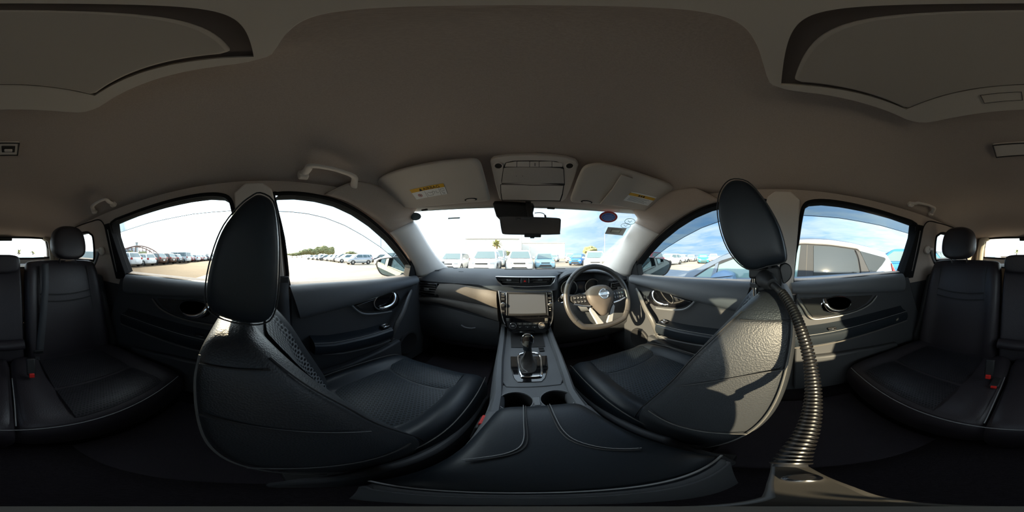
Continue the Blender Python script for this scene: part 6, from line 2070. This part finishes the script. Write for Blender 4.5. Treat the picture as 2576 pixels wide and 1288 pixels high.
# ------------------------------------------------------------------ distant things
def dbox(name, px0, px1, d, h0, h1, depth, m, label, cat='building', windows=0):
    x0, y0 = at(px0, d)
    x1, y1 = at(px1, d)
    a, b = V((x0, y0, h0)), V((x1, y1, h0))
    out_ = ((a + b) / 2 - V((CAM.x, CAM.y, h0)))
    out_.z = 0
    out_.normalize()
    t = thing(name, (a + b) / 2, label, cat)
    prism('building_wall', [a, b, b + V((0, 0, h1 - h0)), a + V((0, 0, h1 - h0))], out_ * depth, m, t, smooth=False)
    u = (b - a).normalized()
    ov = 0.3
    prism('roof_edge', [a - u * ov - out_ * ov + V((0, 0, h1 - h0)), b + u * ov - out_ * ov + V((0, 0, h1 - h0)), b + u * ov + out_ * (depth + ov) + V((0, 0, h1 - h0)), a - u * ov + out_ * (depth + ov) + V((0, 0, h1 - h0))], (0, 0, 0.25), mat('roof edge grey', (0.35, 0.34, 0.33), 0.7), t, smooth=False)
    w = (b - a).length
    for k in range(windows):
        c = a + u * (w * (k + .5) / windows) - out_ * 0.05
        prism('window', [c - u * w * .3 / windows + V((0, 0, (h1 - h0) * .55)), c + u * w * .3 / windows + V((0, 0, (h1 - h0) * .55)), c + u * w * .3 / windows + V((0, 0, (h1 - h0) * .75)), c - u * w * .3 / windows + V((0, 0, (h1 - h0) * .75))], out_ * 0.1, M_cglass, t, smooth=False)
    return t
M_ware = mat('pale cladding', (0.72, 0.70, 0.66), 0.7)
M_ware2 = mat('haze-tinted cladding', (0.78, 0.83, 0.88), 0.7)  # distance haze painted in as a pale bluish tone
dbox('warehouse', 1173, 1305, 62, 0, 7.6, 20, M_ware, 'pale warehouse wall beyond the row facing the windscreen', windows=0)
dbox('warehouse', 1312, 1420, 75, 0, 7.0, 18, M_ware, 'second pale warehouse to the right behind the interior mirror')
dbox('factory_building', 305, 345, 170, 0, 9.5, 30, M_ware2, 'factory block seen through the arches, haze put into its pale bluish colour', windows=5)
dbox('factory_tower', 341, 347, 150, 0, 13.5, 6, mat('green-grey cladding', (0.50, 0.58, 0.56), 0.7), 'narrow pale tower beside the factory block')
dbox('factory_building', 349, 368, 175, 0, 6.8, 20, M_ware2, 'low shed right of the narrow tower, haze put into its pale bluish colour', windows=3)
# open door strip and posts of the warehouse
for (px, d, h, r_, lb_) in ((1172, 55, 9.5, 0.10, 'tall thin post at the passenger end of the warehouse'), (1312, 50, 8.2, 0.12, 'pale post beside the mirror, right of the palm'), (1333, 48, 4.2, 0.08, 'short post below the interior mirror'), (958, 60, 13, 0.09, 'thin lamp post above the passenger door mirror'), (1521, 45, 7.5, 0.06, 'thin leaning pole near the driver pillar')):
    x, y = at(px, d)
    t = thing('lamp_post', (x, y, 0), lb_, 'post')
    tube('post_shaft', [V((x, y, 0)), V((x, y, h))], r_, mat('post grey', (0.42, 0.42, 0.42), 0.6), t, n=8)
    if h > 9:
        tube('post_arm', cr([V((x, y, h)), V((x + .5, y, h + .5)), V((x + 1.6, y + .3, h + .6))], 4), r_ * .7, mat('post grey', (0.42, 0.42, 0.42), 0.6), t, n=6)
        box('post_lamp', V((x + 1.8, y + .3, h + .55)), (0.6, 0.25, 0.12), mat('post grey', (0.42, 0.42, 0.42), 0.6), t)
# arched steel frame
M_steel = mat('rusty red steel', (0.30, 0.20, 0.17), 0.7)
x0, y0 = at(292, 120)
x1, y1 = at(404, 128)
br = thing('steel_arch_bridge', ((x0 + x1) / 2, (y0 + y1) / 2, 0), 'rust-red steel arch bridge on the horizon beyond the rear-left row', 'bridge')
for kx, (dx, dy) in enumerate(((0, 0), (-5.5, -9.0))):
    A_, B_ = V((x0 + dx, y0 + dy, 1.5)), V((x1 + dx, y1 + dy, 1.5))
    arc = []
    for k in range(25):
        t_ = k / 24
        arc.append(A_.lerp(B_, t_) + V((0, 0, 7.3 * 4 * t_ * (1 - t_))))
    tube('arch_rib', arc, 0.5, M_steel, br, n=6)
    tube('deck_beam', [A_, B_], 0.4, M_steel, br, n=6)
    for k in range(2, 23, 2):
        p = arc[k]
        b_ = A_.lerp(B_, k / 24)
        tube('hanger', [b_, p], 0.26, M_steel, br, n=5)
# trees
M_leaf = mat('olive foliage', (0.20, 0.22, 0.10), 0.9, var=(0.8, 1.0, (0.30, 0.27, 0.13)))
M_palm = mat('palm frond', (0.30, 0.30, 0.10), 0.7)
M_trunk = mat('trunk', (0.20, 0.15, 0.10), 0.9)
rng = random.Random(5)
def tree(px, d, h, w, label, group=None):
    x, y = at(px, d)
    t = thing('tree', (x, y, 0), label, 'tree', group)
    tube('trunk', [V((x, y, 0)), V((x, y, h * .5))], 0.22, M_trunk, t, n=6)
    bm = bmesh.new()
    for k in range(5):
        c = V((x + rng.uniform(-.28, .28) * w, y + rng.uniform(-.28, .28) * w, h * rng.uniform(.50, .80)))
        res = bmesh.ops.create_icosphere(bm, subdivisions=3, radius=1, matrix=Matrix.Translation(c) @ Matrix.Diagonal((w * .36, w * .36, h * .24, 1)))
        for vv in res['verts']:
            d_ = (vv.co - c)
            vv.co = c + d_ * (1 + rng.uniform(-.22, .22))
    vs_ = [v_.co.copy() for v_ in bm.verts]
    bm.verts.index_update()
    fs = [tuple(v_.index for v_ in f_.verts) for f_ in bm.faces]
    bm.free()
    mk('crown', vs_, fs, M_leaf, t, smooth=False)
hts = [3.2, 4.2, 5.2, 6.0, 6.6, 7.4, 8.0, 8.6, 8.2]
for k in range(9):
    tree(735 + 12.0 * k, 118, hts[k], 6.2, '%s tree of the olive tree line beyond the front-left row, counted from its low end' % ('first second third fourth fifth sixth seventh eighth ninth tenth eleventh twelfth thirteenth fourteenth'.split()[k]), 'tree line beyond the front-left row')
tree(882, 130, 5.0, 9, 'lone dark tree above the silver hatchback')
tree(872, 132, 4.2, 7, 'low bush left of the lone dark tree above the silver hatchback')
tree(1020, 60, 6.5, 7, 'tree partly hidden behind the passenger windscreen pillar')
tree(1488, 58, 4.6, 6, 'yellowish tree above the bright blue hatchback')
tree(327, 104, 4.4, 5, 'small green tree in front of the factory block')
tree(358, 118, 5.2, 6, 'small green tree in front of the low shed')
tree(1265, 52, 3.2, 4, 'low olive shrub at the foot of the big palm')


def palm(px, d, h, rr, label):
    x, y = at(px, d)
    t = thing('palm_tree', (x, y, 0), label, 'palm tree')
    tube('trunk', [V((x, y, 0)), V((x + .1, y, h * .5)), V((x, y, h))], [0.24, 0.2, 0.18], M_trunk, t, n=8)
    for k in range(16):
        a = 2 * math.pi * k / 16 + rng.uniform(-.1, .1)
        el = rng.uniform(-0.25, 1.25)
        dr = V((math.cos(a) * math.cos(el), math.sin(a) * math.cos(el), math.sin(el)))
        sd_ = V((-math.sin(a), math.cos(a), 0))
        mid = V((x, y, h)) + dr * rr * .55 + V((0, 0, .05 * rr))
        tip = V((x, y, h)) + dr * rr + V((0, 0, -.30 * rr * math.cos(el)))
        vs_, fs = [], []
        base_ = V((x, y, h))
        line = cr([base_, mid, tip], 5)
        for i, p in enumerate(line):
            w_ = rr * .16 * math.sin(math.pi * min(1, .1 + .9 * i / (len(line) - 1))) + .02
            vs_ += [p - sd_ * w_ - V((0, 0, w_ * .4)), p, p + sd_ * w_ - V((0, 0, w_ * .4))]
        for i in range(len(line) - 1):
            for j in range(2):
                q = i * 3 + j
                fs.append((q, q + 1, q + 4, q + 3))
        mk('frond', vs_, fs, M_palm, t, smooth=False)
palm(1249, 48, 4.3, 2.2, 'bushy yellow-green palm in front of the warehouse below the interior mirror')
palm(48, 60, 2.6, 1.5, 'small palm seen through the rear window, left of the pair')
palm(83, 62, 2.4, 1.4, 'small palm seen through the rear window beside the passenger side headrest')
palm(2558, 60, 2.6, 1.3, 'small palm seen through the driver side half of the rear window')
